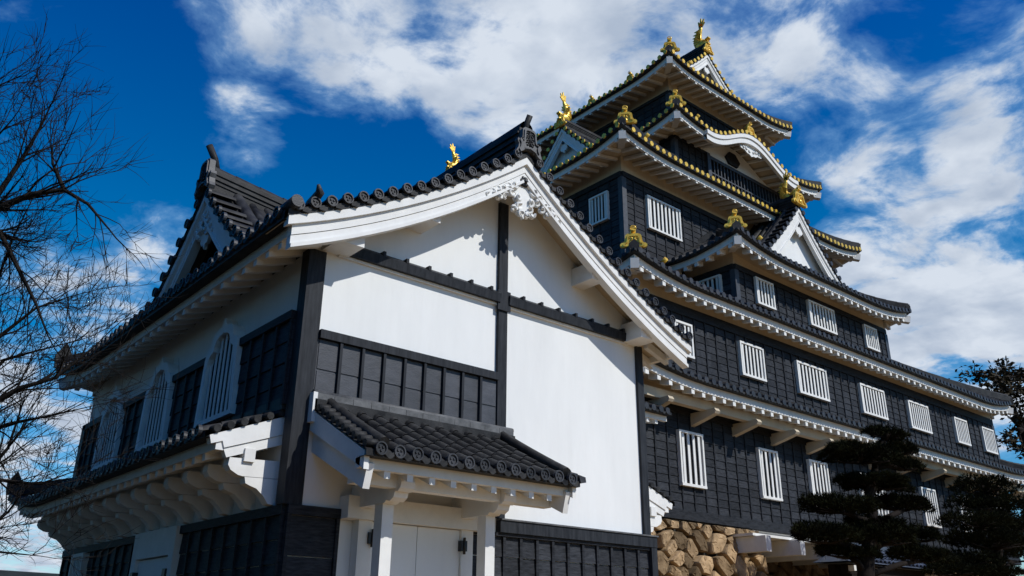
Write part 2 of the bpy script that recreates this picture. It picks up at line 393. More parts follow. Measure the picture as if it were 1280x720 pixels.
def shachi_mesh():                              # dolphin-fish: head bites the ridge, tail raised; local y = outward (belly side), z up
    mb=MB()
    path=[(0,.30,.16),(0,.16,.14),(0,0,.18),(0,-.10,.32),(0,-.10,.52),(0,-.02,.72),(0,.06,.88),(0,.08,1.0)]
    mb.tube(path,[.10,.19,.22,.2,.16,.12,.08,.05],10,True,True,.72)
    for ang,ln in ((-.25,.3),(.15,.4),(.55,.36),(.95,.26)):      # tail blades
        p=Vector((0,.06,.95)); t=p+Vector((0,math.sin(ang)*ln,math.cos(ang)*ln)); q=Vector((0,math.cos(ang),-math.sin(ang)))*.07
        mb.prism([p-q-Vector((.02,0,0)),p+q-Vector((.02,0,0)),t+q*.3-Vector((.02,0,0)),t-q*.3-Vector((.02,0,0))],(.04,0,0))
    for i in range(6):                                          # dorsal spines
        a=i/5; y=-.14-.10*math.sin(math.pi*a); z=.22+.6*a
        b=Vector((0,y-.0,z)); mb.prism([b+Vector((-.015,.06,-.06)),b+Vector((-.015,.06,.08)),b+Vector((-.015,-.12,.08))],(.03,0,0))
    for sx in (-1,1):                                           # breast fins
        b=Vector((sx*.12,.05,.26)); mb.prism([b,b+Vector((sx*.16,.16,.16)),b+Vector((sx*.22,.02,.26)),b+Vector((sx*.1,-.04,.14))],(0,.03,0))
        mb.ball((sx*.11,.22,.22),.04,6)
    mb.prism([(-.1,.26,.2),(.1,.26,.2),(.08,.42,.26),(-.08,.42,.26)],(0,0,.05)); mb.prism([(-.1,.24,.04),(.1,.24,.04),(.08,.40,.0),(-.08,.40,.0)],(0,0,.05))
    for k in range(7):                                          # scales: raised rings
        a=k/6; mb.tube([(.7*(.235-.12*a)*math.cos(t),-.03-.09*math.sin(math.pi*min(1,a*1.2))+ (.235-.12*a)*math.sin(t)*.9,.22+.6*a+.06*math.sin(t)) for t in np.linspace(0,2*math.pi,13)],.014,4)
    return mb
SHA=shachi_mesh().mesh('gold_dolphin',M['gold'])
def shachi(parent, loc, facing, sc=1.0): return orn(parent,loc,facing,sc,SHA,'dolphin_ornament')
def oni_mb(sc=1.0):                             # dark demon-tile with scroll feet and a tube on top; local like orn
    mb=MB(); half=[(.0,.78),(.16,.77),(.24,.7),(.25,.5),(.27,.34),(.34,.3),(.40,.36),(.43,.28),(.38,.18),(.40,.06),(.46,-.04),(.40,-.12),(.30,-.06),(.22,.04),(0,.1)]
    ol=half+[(-x,z) for x,z in half[-2:0:-1]]
    mb.prism([(x*sc,-.08*sc,z*sc) for x,z in ol],(0,.14*sc,0))
    mid=[(x*.86,.34+(z-.34)*.9) for x,z in ol]; inn=[(x*.68,.38+(z-.38)*.74) for x,z in ol]
    mb.ring([(x*sc,.06*sc,z*sc) for x,z in mid],[(x*sc,.06*sc,z*sc) for x,z in inn],(0,.04*sc,0))
    return mb
def oni_relief(sc=1.0):
    mb=MB()
    for sx in (-1,1):
        for k in range(3):
            mb.tube([(sx*sc*(.085+.045*math.cos(a)),.07*sc,sc*(.28+.14*k+.05*math.sin(a))) for a in np.linspace(0,5.5,11)],.02*sc,5)
    mb.tube([(0,.07*sc,.2*sc),(0,.07*sc,.66*sc)],.025*sc,5)
    return mb

# ------------------------------------------------------------------ gables
def gable(parent, T, sc, of, hw, zf, depth, spacing=.29, r=.085, gold=False, near=False, slopes=True, bw=.36, wall_back=.55, zbase=None,
          ridge_h=.34, ridge_w=.28, oni='dark', oni_sc=1.0, wallmat='plaster', name='gable', boards=3, pend=True, ridge_tilt=0.0, ridge_len=None, desc=True, white_under=True, kridge=0.0, zclip=-99):
    tile=MB(); ends=[]; white=MB(); under=MB(); nu=14
    side=(T(1,0,0)-T(0,0,0))
    us=[hw*i/nu for i in range(nu+1)]
    for sg in (-1,1):
        if slopes:
            P=[[T(sc+sg*u,of-depth*j/6,zf(u)) for j in range(7)] for u in us]; tile.grid(P)
            k=0
            for o in [of-.55-spacing*i for i in range(int((depth-.6)/spacing))]:
                big = desc and k in (0,3)
                roll(tile,[T(sc+sg*u,o,zf(u)+(.06 if big else .005)) for u in us],T(0,1,0)-T(0,0,0),r*(1.35 if big else .9),5); k+=1
        else:
            for o in (of-.62,):
                roll(tile,[T(sc+sg*u,o,zf(u)+.06) for u in us],T(0,1,0)-T(0,0,0),r*1.3,5)
        # verge: edge face, short rolls running outward with round ends facing front
        tile.grid([[T(sc+sg*u,of-.02,zf(u)+.0) for u in us],[T(sc+sg*u,of-.02,zf(u)-.09) for u in us],[T(sc+sg*u,of-.2,zf(u)-.09) for u in us]],False)
        for u in frange(.12,hw,spacing):
            z=zf(u)+.035
            roll(tile,[T(sc+sg*u,of+.02-.46*k,z) for k in range(2)],side,r,6,False)
            e_=MB(); e_.cur=random.uniform(.6,1.35); disc(e_,T,sc+sg*u,of+.035+random.uniform(-.01,.01),z+.01+random.uniform(-.008,.008),r*1.15,16 if near else 10,.05,near); ends.append(e_)
            # little scalloped verge tile between
            zz=zf(u+spacing*.5)
            if u+spacing*.5<hw: tile.prism([T(sc+sg*(u+.5*spacing-.07),of+.012,zz-.02),T(sc+sg*(u+.5*spacing+.07),of+.012,zz-.02),T(sc+sg*(u+.5*spacing+.05),of+.012,zz-.085),T(sc+sg*(u+.5*spacing-.05),of+.012,zz-.085)],T(0,-.03,0)-T(0,0,0))
        # barge boards
        def board(mb,o0,o1,t0,t1,u1=hw):
            uu=[u1*i/nu for i in range(nu+1)]; rows=[]
            for oo,tt in ((o0,t0),(o0,t1),(o1,t1),(o1,t0),(o0,t0)):
                rows.append([T(sc+sg*u,oo,max(zclip,zf(u)-tt)) for u in uu])
            mb.grid(rows,False); mb.add([rows[k][nu] for k in range(4)],[(0,1,2,3)],False)
        k=1+.0
        if boards>=3:
            board(white,of-.03,of-.16,.09,.09+bw*.3,hw-.02)
            board(white,of-.08,of-.2,.09+bw*.3,.09+bw*.62,hw-.1)
            board(white,of-.092,of-.2,.09+bw*.64,.09+bw*.9,hw-.1)
            board(white,of-.06,of-.2,.09+bw*.9,.09+bw*1.03,hw-.1)
        else:
            board(white,of-.03,of-.13,.09,.09+bw*.35,hw)
            board(white,of-.07,of-.17,.09+bw*.35,.09+bw,hw-.02)
        # underside of the overhang
        under.grid([[T(sc+sg*u,of-.14,zf(u)-.14) for u in us],[T(sc+sg*u,of-wall_back-.02,zf(u)-.14) for u in us]],False)
    root=tile.build(name,M['tile'],parent,recalc=False)
    for e_ in ends: reg(parent,'gold_tile_end' if gold else 'tile_end',e_,root,M['gold'] if gold else M['tile_rim'])
    white.build('barge_board',M['trim'],root)
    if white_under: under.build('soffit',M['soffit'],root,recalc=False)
    # gable wall
    if zbase is not None:
        w=MB(); uu=[u for u in np.linspace(-hw,hw,25) if zf(abs(u))-.1>zbase]
        poly=[T(sc+u,of-wall_back,zf(abs(u))-.12) for u in uu]; poly+=[T(sc+uu[-1],of-wall_back,zbase),T(sc+uu[0],of-wall_back,zbase)]
        w.prism(poly,T(0,-.1,0)-T(0,0,0)); w.build('gable_wall',M[wallmat],root)
    # ridge
    rg=MB(); z0=zf(0); L=ridge_len or depth; m=8
    def rz(k): return ridge_tilt*L*k/m - kridge*math.sin(math.pi*k/m)*0
    for k in range(m):
        a,b=of-.06-L*k/m,of-.06-L*(k+1)/m
        for lo,hi,wd in ((-.08,.06,ridge_w*1.1),(.06,.085,ridge_w*1.25),(.085,ridge_h*.42,ridge_w),(ridge_h*.42,ridge_h*.49,ridge_w*1.2),(ridge_h*.49,ridge_h*.72,ridge_w*.92),(ridge_h*.72,ridge_h*.8,ridge_w*1.1),(ridge_h*.8,ridge_h,ridge_w*.85)):
            p=[]
            for h in (lo,hi):
                p+=[T(sc-wd/2,a,z0+h+rz(k)),T(sc+wd/2,a,z0+h+rz(k)),T(sc+wd/2,b,z0+h+rz(k+1)),T(sc-wd/2,b,z0+h+rz(k+1))]
            rg.hexa(p)
    roll(rg,[T(sc,of-.04-L*k/m,z0+ridge_h+rz(k)) for k in range(m+1)],side,ridge_w*.42,6)
    rg.build('ridge',M['tile'],root)
    if desc: pass
    f=T(0,1,0)-T(0,0,0)
    if oni=='dark':
        o=orn(root,T(sc,of-.0,z0-.05),f,1,oni_mb(oni_sc).mesh('demon_tile',M['tile_pale']),'ridge_end_tile')
        o2=orn(root,T(sc,of+.0,z0-.05),f,1,oni_relief(oni_sc).mesh('demon_tile_relief',M['tile']),'ridge_end_relief')
        tb=MB(); a=T(sc,of-.16,z0+.5*oni_sc); b=T(sc,of+.04,z0+1.12*oni_sc)
        tb.tube([a,a.lerp(b,.5)+T(0,-.03,0)-T(0,0,0),b],.085*oni_sc,12); tb.build('ridge_end_tube',M['tile'],root)
    else:
        orn(root,T(sc,of+.03,z0-.02),f,oni_sc)
    if pend:
        g=MB(); z=zf(0)-.09-bw*.9; q=bw*1.6
        half=[(0,.05),(.16,-.12),(.3,-.3),(.3,-.42),(.2,-.5),(.24,-.6),(.13,-.72),(.06,-.7),(0,-.82)]
        ol=half+[(-x,y) for x,y in half[-2:0:-1]]
        g.prism([T(sc+x*q,of-.19,z+y*q+.1*q) for x,y in ol],T(0,.06,0)-T(0,0,0)); g.build('gable_pendant',M['trim'],root)
        h=MB(); n=6; h.prism([T(sc+.09*q*math.cos(2*math.pi*k/n),of-.13,z-.16*q+.09*q*math.sin(2*math.pi*k/n)) for k in range(n)],T(0,.05,0)-T(0,0,0)); h.build('rosette',M['iron'],root)
    return root

# ------------------------------------------------------------------ boarded wall
def board_wall(parent, T, s0,s1,z0,z1, row=.225, col=.5, openings=(), name='wall', m='black', base=True, top=.16, bottom=0, off=0):
    mb=MB()
    if base: mb.bx(T,s0,s1,-.12,0,z0,z1)
    n=max(1,int(round((z1-top-z0-bottom)/row))); h=(z1-top-z0-bottom)/n
    def spans(za,zb):
        sp=[(s0,s1)]
        for (a,b,c,d) in openings:
            if zb>c+.02 and za<d-.02:
                new=[]
                for (p,q) in sp:
                    if b<=p or a>=q: new.append((p,q)); continue
                    if a>p: new.append((p,a))
                    if b<q: new.append((b,q))
                sp=new
        return sp
    for i in range(n):
        za=z0+bottom+i*h; zb=za+h
        for (p,q) in spans(za,zb):
          m_=max(1,int(round((q-p)/(col*1.0))))
          for e_ in range(m_):
            p_,q_=p,q; p,q=p_+(q_-p_)*e_/m_,p_+(q_-p_)*(e_+1)/m_
            g=.004+random.uniform(0,.004); mb.cur=random.uniform(.72,1.32)
            v=[T(p,0,za+.004),T(q,0,za+.004),T(q,.032,za+.004),T(p,.032,za+.004),T(p,0,zb-g),T(q,0,zb-g),T(q,.014,zb-g),T(p,.014,zb-g)]
            mb.hexa(v); p,q=p_,q_
    mb.cur=.85
    if top:
        for (p,q) in spans(z1-top,z1): mb.bx(T,p,q,0,.07,z1-top,z1-.001)
    if bottom: mb.bx(T,s0,s1,0,.075,z0+.001,z0+bottom)
    for s in frange(s0-col/2+.04,s1+col/2-.04,col):
        a,b=z0+bottom,z1-top
        segs=[(a,b)]
        for (p,q,c,d) in openings:
            if p-.03<s<q+.03:
                segs=[x for (u,v) in segs for x in ((u,min(v,c)),(max(u,d),v)) if x[1]-x[0]>.05]
        for (u,v) in segs: mb.bx(T,s-.024,s+.024,0.001,.055,u+.002,v-.002)
    return mb.build(name,M[m],parent)
def lattice_window(parent, T, s0,s1,z0,z1, n=6, o=.0):
    f=MB(); w=.065
    f.bx(T,s0,s1,o,o+.12,z1-w,z1); f.bx(T,s0,s1,o,o+.13,z0,z0+w*1.1)
    f.bx(T,s0,s0+w,o,o+.118,z0+w,z1-w); f.bx(T,s1-w,s1,o,o+.118,z0+w,z1-w)
    root=f.build('window',M['trim'],parent)
    p=MB(); p.bx(T,s0+w,s1-w,o+.001,o+.035,z0+w,z1-w); p.build('pane',M['dark'],root)
    b=MB(); W=(s1-s0-2*w); bw=W/(n*2.05+1)
    for i in range(n):
        c=s0+w+W*(i+.5)/n; b.bx(T,c-bw*.47,c+bw*.47,o+.062,o+.09,z0+w,z1-w)
    b.build('bars',M['trim'],root)
    return root

# ================================================================== SETTING
g=MB(); N_=60
gx=[-6000,-600,-150,-60,-30,-15,0,15,30,60,150,600,6000]
g.grid([[(x,y,0) for y in gx] for x in gx],False); tag(g.build('ground',M['ground'],None,False),kind='structure')
g=MB(); g.grid([[(x,y,.004) for y in (-40,-20,-8,0,5,9.4)] for x in (3.2,8,14,20,28,40)],False); g.grid([[(x,y,.004) for y in (9.4,11,13.6)] for x in (11.9,20,28,40)],False); tag(g.build('courtyard',M['yard'],None,False),kind='structure')
hl=MB(); P=[]
for i in range(41):
    a=R(-180+360*i/40); row=[]
    hgt=46+14*math.sin(i*math.pi*.2+1)+8*math.sin(i*math.pi*.4)+4*math.sin(i*math.pi)
    for j,(d,f) in enumerate(((900,0),(1000,.55),(1120,.9),(1250,1),(1500,.6),(1900,0))):
        row.append((d*math.sin(a),d*math.cos(a),-2+hgt*f))
    P.append(row)
hl.grid(P); tag(hl.build('hills',M['hill'],None),kind='structure')

# ================================================================== STOREHOUSE (white gabled building in front)
XL,XR,YF,YB=4.88,11.60,10.0,19.75
SH=empty('storehouse','white plaster storehouse with big curved gable, arched lattice windows and small tiled porch','building')
XC=8.23; HW=4.1
zs=lambda u: 9.06-.79*u+.047*u*u
# body
b=MB(); uu=np.linspace(-3.35,3.37,21)
poly=[(XC+u,YF,zs(abs(u))-.13) for u in uu]
b.prism([(XL,YF,0)]+poly+[(XR,YF,0)],(0,.2,0)); b.build('front_wall',M['plaster'],SH)
b=MB(); b.box(XL,XL+.2,YF+.2,YB,0,6.5); b.box(XR-.2,XR,YF+.2,YB,0,6.5); b.box(XL,XR,YB,YB+.2,0,6.5); b.build('side_wall',M['plaster'],SH)
F=front(YF)
# posts and beams on the gable wall
pm=MB(); pm.box(XL-.09,XL+.165,YF-.05,YF+.165,3.03,6.46); pm.build('corner_post',M['blackpost'],SH)
pm=MB(); pm.bx(F,8.14,8.32,0,.06,3.14,8.32); pm.bx(F,8.10,8.36,.06,.09,6.38,6.72); pm.build('centre_post',M['blackpost'],SH)
pm=MB(); pm.bx(F,11.42,11.58,0,.05,3.14,6.5); pm.build('corner_post',M['blackpost'],SH)
pm=MB(); pm.bx(left(XL),YB-.2,YB+.03,-.05,.16,4.3,5.6); pm.build('corner_post',M['blackpost'],SH)
for (a,c) in ((5.22,8.14),(8.32,11.22)):
    bm_=MB(); 
    v=[F(a,0,6.50),F(c,0,6.50),F(c,.11,6.50),F(a,.11,6.50),F(a,0,6.73),F(c,0,6.73),F(c,.13,6.64),F(a,.13,6.64)]
    bm_.hexa(v)
    for s in frange(a+.1,c,.42): bm_.bx(F,s-.022,s+.022,.01,.135,6.64,6.715)
    o=bm_.build('tie_beam',M['blackpost'],SH)
    w=MB(); w.bx(F,a+.02,c-.02,0,.05,6.465,6.498); w.build('beam_moulding',M['trim'],o)
# panel of grey boards right of the corner post
pn=MB(); pn.bx(F,5.05,8.14,0,.03,4.3,5.24)
o=pn.build('panel',M['greyboard'],SH)
pn=MB(); pn.bx(F,5.05,8.14,.0,.10,5.21,5.33)
pn.build('panel_rail',M['blackpost'],o)
pn=MB()
for k in range(9): pn.bx(F,5.05+.345*(k+1)-.03,5.05+.345*(k+1)-.0+.01,.03,.085,4.35,5.21) if k<8 else None
pn.build('panel_battens',M['blackpost'],o)
pn=MB()
for s in range(9):
    for z0,z1 in ((4.36,4.79),(4.80,5.22)):
        pn.cur=random.uniform(.8,1.25)
        pn.bx(F,5.07+.345*s,5.07+.345*s+.29,.03,.042,z0,z1-.02)
pn.build('panel_boards',M['greyboard'],o)
# sill and lower lattice on the right
sl_=MB(); sl_.bx(F,8.2,11.66,0,.11,2.94,3.11); 
o=sl_.build('sill',M['blackpost'],SH); w=MB(); w.bx(F,8.2,11.68,0,.13,3.112,3.135); w.build('sill_moulding',M['tile_pale'],o)
board_wall(SH,F,7.64,11.6,0,2.94,row=.3,col=.33,name='dado_boards',m='black',base=False,top=.05)
pm=MB(); pm.bx(F,11.52,11.66,0,.1,0,2.94); pm.build('corner_post',M['blackpost'],SH)
board_wall(SH,F,4.86,5.6,0,3.03,row=.45,col=.7,name='dado_boards',m='black',base=False,top=.12)
# left face
L=left(XL)
wins=[(12.42,),(15.13,),(17.70,)]
ops=[(c[0]-.6,c[0]+.6,4.4,6.2) for c in wins]
board_wall(SH,left(XL-.09),10.17,YB-.05,4.3,5.60,row=.3,col=.42,openings=ops,name='side_boards',base=True,top=.12)
ops2=[(13.35,15.2,0,3.03),(18.0,18.75,1.6,2.9)]
board_wall(SH,L,10.02,YB,0,3.03,row=.3,col=.42,openings=ops2,name='side_boards',base=False,top=.12)
board_wall(SH,back(YB+.2),XL,XR,0,3.03,row=.3,col=.42,name='side_boards',base=False,top=.12)
board_wall(SH,right(XR),10.2,YB,0,3.03,row=.3,col=.42,name='side_boards',base=False,top=.12)
board_wall(SH,right(XR),10.2,YB,4.4,5.6,row=.3,col=.42,name='side_boards',base=False,top=.12)
def arched_window(parent, T, c, z0):
    def outline(k, dz=0):
        half=[(.68,0),(.65,.5),(.62,.95),(.61,1.06),(.56,1.17),(.47,1.23),(.405,1.25),(.39,1.33),(.33,1.42),(.235,1.465),(.14,1.475),(.07,1.51),(0,1.62)]
        pts=[(x,z) for x,z in half]+[(-x,z) for x,z in half[-2::-1]]
        return [(c+x*k if k==1 else c+math.copysign(max(0,abs(x)-.10),x), z0+(z if k==1 else max(.07,z-.11))) for x,z in pts]
    O=outline(1); I=outline(0)
    f=MB(); f.ring([T(s,0,z) for s,z in O],[T(s,0,z) for s,z in I],T(0,.19,0)-T(0,0,0)); root=f.build('arched_window',M['trim'],parent)
    p=MB(); p.prism([T(s,.004,z) for s,z in I],T(0,.03,0)-T(0,0,0)); p.build('pane',M['dark'],root)
    b=MB(); n=7
    def top(x):
        for (a,za),(d,zb) in zip(I[:-1],I[1:]):
            lo,hi=min(a,d),max(a,d)
            if lo<=x<=hi and abs(d-a)>1e-6 and za>z0+.2: return za+(zb-za)*(x-a)/(d-a)
        return z0+1.1
    for i in range(n):
        x=c-.47+.94*i/(n-1); zt=min(top(x-.02),top(x+.02))
        b.bx(T,x-.034,x+.034,.115,.126,z0+.07,zt-.005)
    b.build('bars',M['trim'],root)
for c in wins: arched_window(SH,L,c[0],4.45)
# white double-framed side door
d=MB(); d.bx(L,13.35,13.55,0,.12,0,3.03); d.bx(L,15.0,15.2,0,.12,0,3.03); d.bx(L,13.55,15.0,0,.12,2.62,3.03)
o=d.build('side_door',M['trim'],SH); d=MB(); d.bx(L,13.55,15.0,.02,.06,0,2.6); q=d.build('door_leaf',M['plaster'],o)
d=MB(); d.bx(L,13.5,13.62,.06,.15,2.3,2.42); d.build('hinge',M['iron'],o); d=MB(); d.bx(L,14.95,15.07,.06,.15,2.3,2.42); d.build('hinge',M['iron'],o)
lattice_window(SH,L,18.0,18.75,1.6,2.9,5,.02)
# ---- main roof (side slopes and rear hip)
B=builders()
prof=lambda d: zs(HW-d)
# left and right slopes
H1=eave_side(B,left(XC-HW),9.42,20.45,HW,prof,None,HW,lift=.3,Lc=2.5,spacing=.27,r=.075,ov=.75,edge=.12,fascia=.14,raf=(.1,.12,.38),near=True,seg=9,soffit_slope=.35)
H2=eave_side(B,right(XC+HW),9.42,20.45,HW,prof,None,HW,lift=.3,Lc=2.5,spacing=.27,r=.075,ov=.75,edge=.12,fascia=.14,raf=(.1,.12,.38),near=False,seg=6,soffit_slope=.35,hid=1000)
eave_side(B,back(20.45),XC-HW,XC+HW,HW,prof,HW,HW,lift=.3,Lc=2.5,spacing=.3,r=.085,ov=.7,fascia=.2,raf=(.1,.12,.38),seg=6,soffit_slope=.35,hid=1000)
for sx in (-1,1):
    RG=MB(); B['ridge'].append(RG)
    pts=[Vector((XC+sx*(HW-HW*t),20.45-HW*t,H1(20.45-HW*t,HW*t)+.08)) for t in np.linspace(.02,1,9)]
    for p,q in zip(pts[:-1],pts[1:]): RG.bar(p,q,.24,.24)
    e=pts[0]; RG.prism([(e.x-.14,e.y,e.z-.1),(e.x+.14,e.y,e.z-.1),(e.x+.18,e.y,e.z+.18),(e.x,e.y,e.z+.5),(e.x-.18,e.y,e.z+.18)],(0,.12,0))
for sx,Tn in ((-1,left(XC-HW)),(1,right(XC+HW))):     # white hip rafter ends at the back corners
    p=Vector((XC+sx*(HW-.12),20.33,H1(20.45,0)-.38)); B['white'].bar(p,p+Vector((-sx*.7,-.7,.2)),.18,.24)
finish_roof(B,SH)
ridge=gable(SH,front(9.34),XC,0,HW-.02,zs,7.0,spacing=.235,r=.068,near=True,slopes=False,bw=.44,wall_back=.65,ridge_h=.46,ridge_w=.34,oni='dark',oni_sc=.62,pend=False,ridge_len=6.9,name='gable_roof',boards=3)
# purlin ends under the gable overhang
for u in (-3.05,3.05):
    p=MB(); z=zs(abs(u))-.14; p.box(XC+u-.2,XC+u+.2,9.52,YF,z-.46,z-.12)
    p.build('purlin_end',M['trim'],SH)
for u in (-1.75,1.75):
    p=MB(); z=zs(abs(u))-.14; p.box(XC+u-.14,XC+u+.14,9.5,YF,z-.42,z-.1); p.build('purlin_end',M['trim'],SH)
# carved pendant with rosette
g_=MB(); Fg=front(9.34); zt=zs(0)-.09-.44
half=[(0,.30),(.22,.12),(.40,-.06),(.30,-.2),(.17,-.26),(.15,-.40),(.2,-.5),(.12,-.62),(.05,-.6),(0,-.68)]
ol=half+[(-x,y) for x,y in half[-2:0:-1]]
g_.prism([Fg(XC+x,-.18,zt+y) for x,y in ol],Fg(0,.06,0)-Fg(0,0,0)); pdt=g_.build('gable_pendant',M['trim'],SH)
g_=MB()
rnd=random.Random(3)
for sg in (-1,1):
    for (cx,cz,rr) in ((.22,-.14,.085),(.33,-.2,.08),(.44,-.27,.08),(.55,-.33,.075),(.66,-.41,.07),(.77,-.5,.06),(.28,-.29,.07),(.40,-.38,.065),(.52,-.45,.06),(.14,-.34,.08),(.12,-.48,.075),(.2,-.56,.06),(.07,-.6,.06)):
        a0=rnd.uniform(0,6)
        g_.tube([Fg(XC+sg*cx+rr*(1-.09*k)*math.cos(a0+k*.62*sg),-.12+.012*k*.5,zt+cz+rr*(1-.09*k)*math.sin(a0+k*.62*sg)) for k in range(10)],[rr*.36]*9+[rr*.5],6)
        g_.ball(Fg(XC+sg*cx,-.15,zt+cz),rr*.95,8,(1,.6,1))
g_.build('carved_clouds',M['trim'],pdt)
h=MB()
for k in range(6):
    a=2*math.pi*k/6; h.ball(Fg(XC+.06*math.cos(a),-.10,zt+.0+.06*math.sin(a)),.045,8,(1,.7,1))
h.ball(Fg(XC,-.08,zt),.05,8); h.build('rosette',M['iron'],pdt)
# corner roll tiles at the foot of the gable
c_=MB(); c_.tube([(XC-HW+.09,9.75,zs(HW)+.1),(XC-HW+.09,9.27,zs(HW)+.11)],.085,14); c_.tube([(XC-HW+.42,9.6,zs(HW-.3)+.16),(XC-HW+.40,9.3,zs(HW-.3)+.22),(XC-HW+.34,9.25,zs(HW-.3)+.3)],[.07,.06,.02],8)
c_.build('corner_roll_tile',M['tile_rim'],SH)
# ---- dormer gable on the left slope
LG=left(4.42)
zg=lambda u: 8.56-1.05*u+.105*u*u
dg=gable(SH,LG,13.22,.10,2.4,zg,3.6,spacing=.27,r=.075,near=True,slopes=True,bw=.5,wall_back=.45,zbase=6.6,ridge_h=.34,ridge_w=.24,oni='dark',oni_sc=.72,name='dormer_gable',wallmat='black',pend=True,ridge_tilt=-.12,zclip=6.62)
g_=MB()
for sg in (-1,1):
    for (cx,cz,rr) in ((.1,-.1,.07),(.2,-.22,.075),(.3,-.36,.075),(.4,-.5,.06),(.1,-.34,.07),(.2,-.46,.06)):
        g_.tube([LG(13.22+sg*cx+rr*(1-.09*k)*math.cos(k*.62*sg),0.02,8.15+cz+rr*(1-.09*k)*math.sin(k*.62*sg)) for k in range(10)],rr*.36,5)
        g_.ball(LG(13.22+sg*cx,-.02,8.15+cz),rr*.9,8,(.6,1,1))
g_.build('carved_clouds',M['trim'],dg)
# ---- lower pent roofs round the sides, on bracket arms
B=builders()
pr2=lambda d: 3.83+.37*d+.02*d*d
HL=eave_side(B,left(3.83),10.27,20.8,1.05,pr2,None,1.05,lift=.28,Lc=2.2,spacing=.25,r=.065,ov=1.0,fascia=.13,fas2=.0,raf=(.09,.11,.33),near=True,seg=4,soffit_slope=.3)
eave_side(B,right(12.65),10.27,20.8,1.05,pr2,None,1.05,lift=.28,Lc=2.2,spacing=.27,r=.07,ov=1.0,fascia=.13,raf=(.09,.11,.33),seg=4,soffit_slope=.3,hid=1000)
eave_side(B,back(20.8),3.83,12.65,1.05,pr2,1.05,1.05,lift=.28,Lc=2.2,spacing=.27,r=.07,ov=1.0,fascia=.13,raf=(.09,.11,.33),seg=4,soffit_slope=.3,hid=1000)
for sx,xw in ((-1,XL),(1,XR)):
    RG=MB(); B['ridge'].append(RG); RS=MB(); B['ridge'].append(RS)
    # verge rolls over the gable end of the pent roof
    for d in frange(.05,1.05,.17):
        x=xw+sx*(1.05-d); B['tile'].tube([(x,10.235,pr2(d)+.0),(x,10.6,pr2(d)+.02)],.05,7)
    x=xw+sx*.95; RG.bar((xw+sx*1.0,20.75,HL(20.8,0)+.12),(xw,19.75,4.42),.2,.2)
    RG.prism([(xw+sx*1.0-.12,20.75,HL(20.8,0)+.05),(xw+sx*1.0+.12,20.75,HL(20.8,0)+.05),(xw+sx*1.0+.14,20.75,HL(20.8,0)+.3),(xw+sx*1.0,20.75,HL(20.8,0)+.55),(xw+sx*1.0-.14,20.75,HL(20.8,0)+.3)],(0,.1,0))
    # wall-side ridge strip
    RS.bar((xw+sx*.06,10.2,4.32),(xw+sx*.06,19.75,4.32),.14,.16)
pent=finish_roof(B,SH,name='pent_roof')
for sx,xw in ((-1,XL),(1,XR)):
    e=MB(); y=10.27
    P_=lambda x,z: (xw+sx*x,y,z)
    e.prism([P_(-.02,4.19),P_(.99,3.79),P_(.96,3.69),P_(.82,3.74),P_(.79,3.66),P_(-.02,3.95)],(0,.12,0))
    e.build('pent_barge_board',M['trim'],SH)
    e=MB(); y=10.29; e.prism([P_(-.02,3.945),P_(.79,3.655),P_(.74,3.55),P_(-.02,3.82)],(0,.1,0)); e.build('pent_barge_board',M['trim'],SH)
    e=MB(); e.box(*sorted((xw+sx*.38,xw+sx*.52)),10.26,20.1,3.53,3.69); e.build('pent_purlin',M['trim'],SH)
    ys=[10.30]+[10.95+.7*k for k in range(13)]
    for y in ys:
        e=MB(); 
        e.prism([P_(-.01,3.59),P_(.69,3.56),P_(.70,3.47),P_(.66,3.41),P_(.56,3.36),P_(.5,3.35),P_(-.01,3.37)],(0,.16,0))
        e.prism([P_(-.01,3.365),P_(.47,3.345),P_(.45,3.27),P_(.40,3.25),P_(.3,3.22),P_(.2,3.14),P_(.13,3.05),P_(-.01,3.03)],(0,.155,0))
        e.build('bracket_arm',M['trim'],SH)
# ---- porch in front of the door
PO=F
Bp=builders(); prp=lambda d: 3.52+.48*d+.03*d*d
eave_side(Bp,front(8.48),5.03,8.44,1.5,prp,None,None,spacing=.262,r=.07,ov=1.45,fascia=.12,raf=(.085,.12,.34),near=True,seg=7,soffit_slope=.42)
for sx,x in ((-1,5.07),(1,8.40)):
    for d_ in frange(0,1.48,.13):
        Bp['tile'].tube([(x-sx*.18,8.48+d_,prp(d_)+.06),(x+sx*.03,8.48+d_,prp(d_)+.045)],.05,7)
    Bp['tile'].tube([(x-sx*.2,8.5+1.45*k/6,prp(1.45*k/6)+.1) for k in range(7)],.075,8)
Bp['tile'].prism([(8.42,8.44,3.5),(8.54,8.46,3.52),(8.57,8.5,3.6),(8.44,8.5,3.62)],(0,.14,0))
porch=finish_roof(Bp,SH,name='porch_roof')
rb=MB(); 
for k in range(12): 
    rb.cur=1; a=5.04+3.37*k/12; rb.box(a,a+3.37/12-.006,9.86,10.0,4.37,4.45)
rb.tube([(5.03,9.92,4.45),(8.42,9.92,4.45)],.05,8); rb.build('porch_ridge',M['tile_pale'],porch); rb=MB(); rb.box(5.03,8.42,9.84,9.995,4.2,4.365); rb.build('ridge_course',M['tile'],porch)
wb=MB(); wb.box(5.0,5.06,9.84,9.99,4.06,4.45); wb.build('end_plaster',M['trim'],porch)
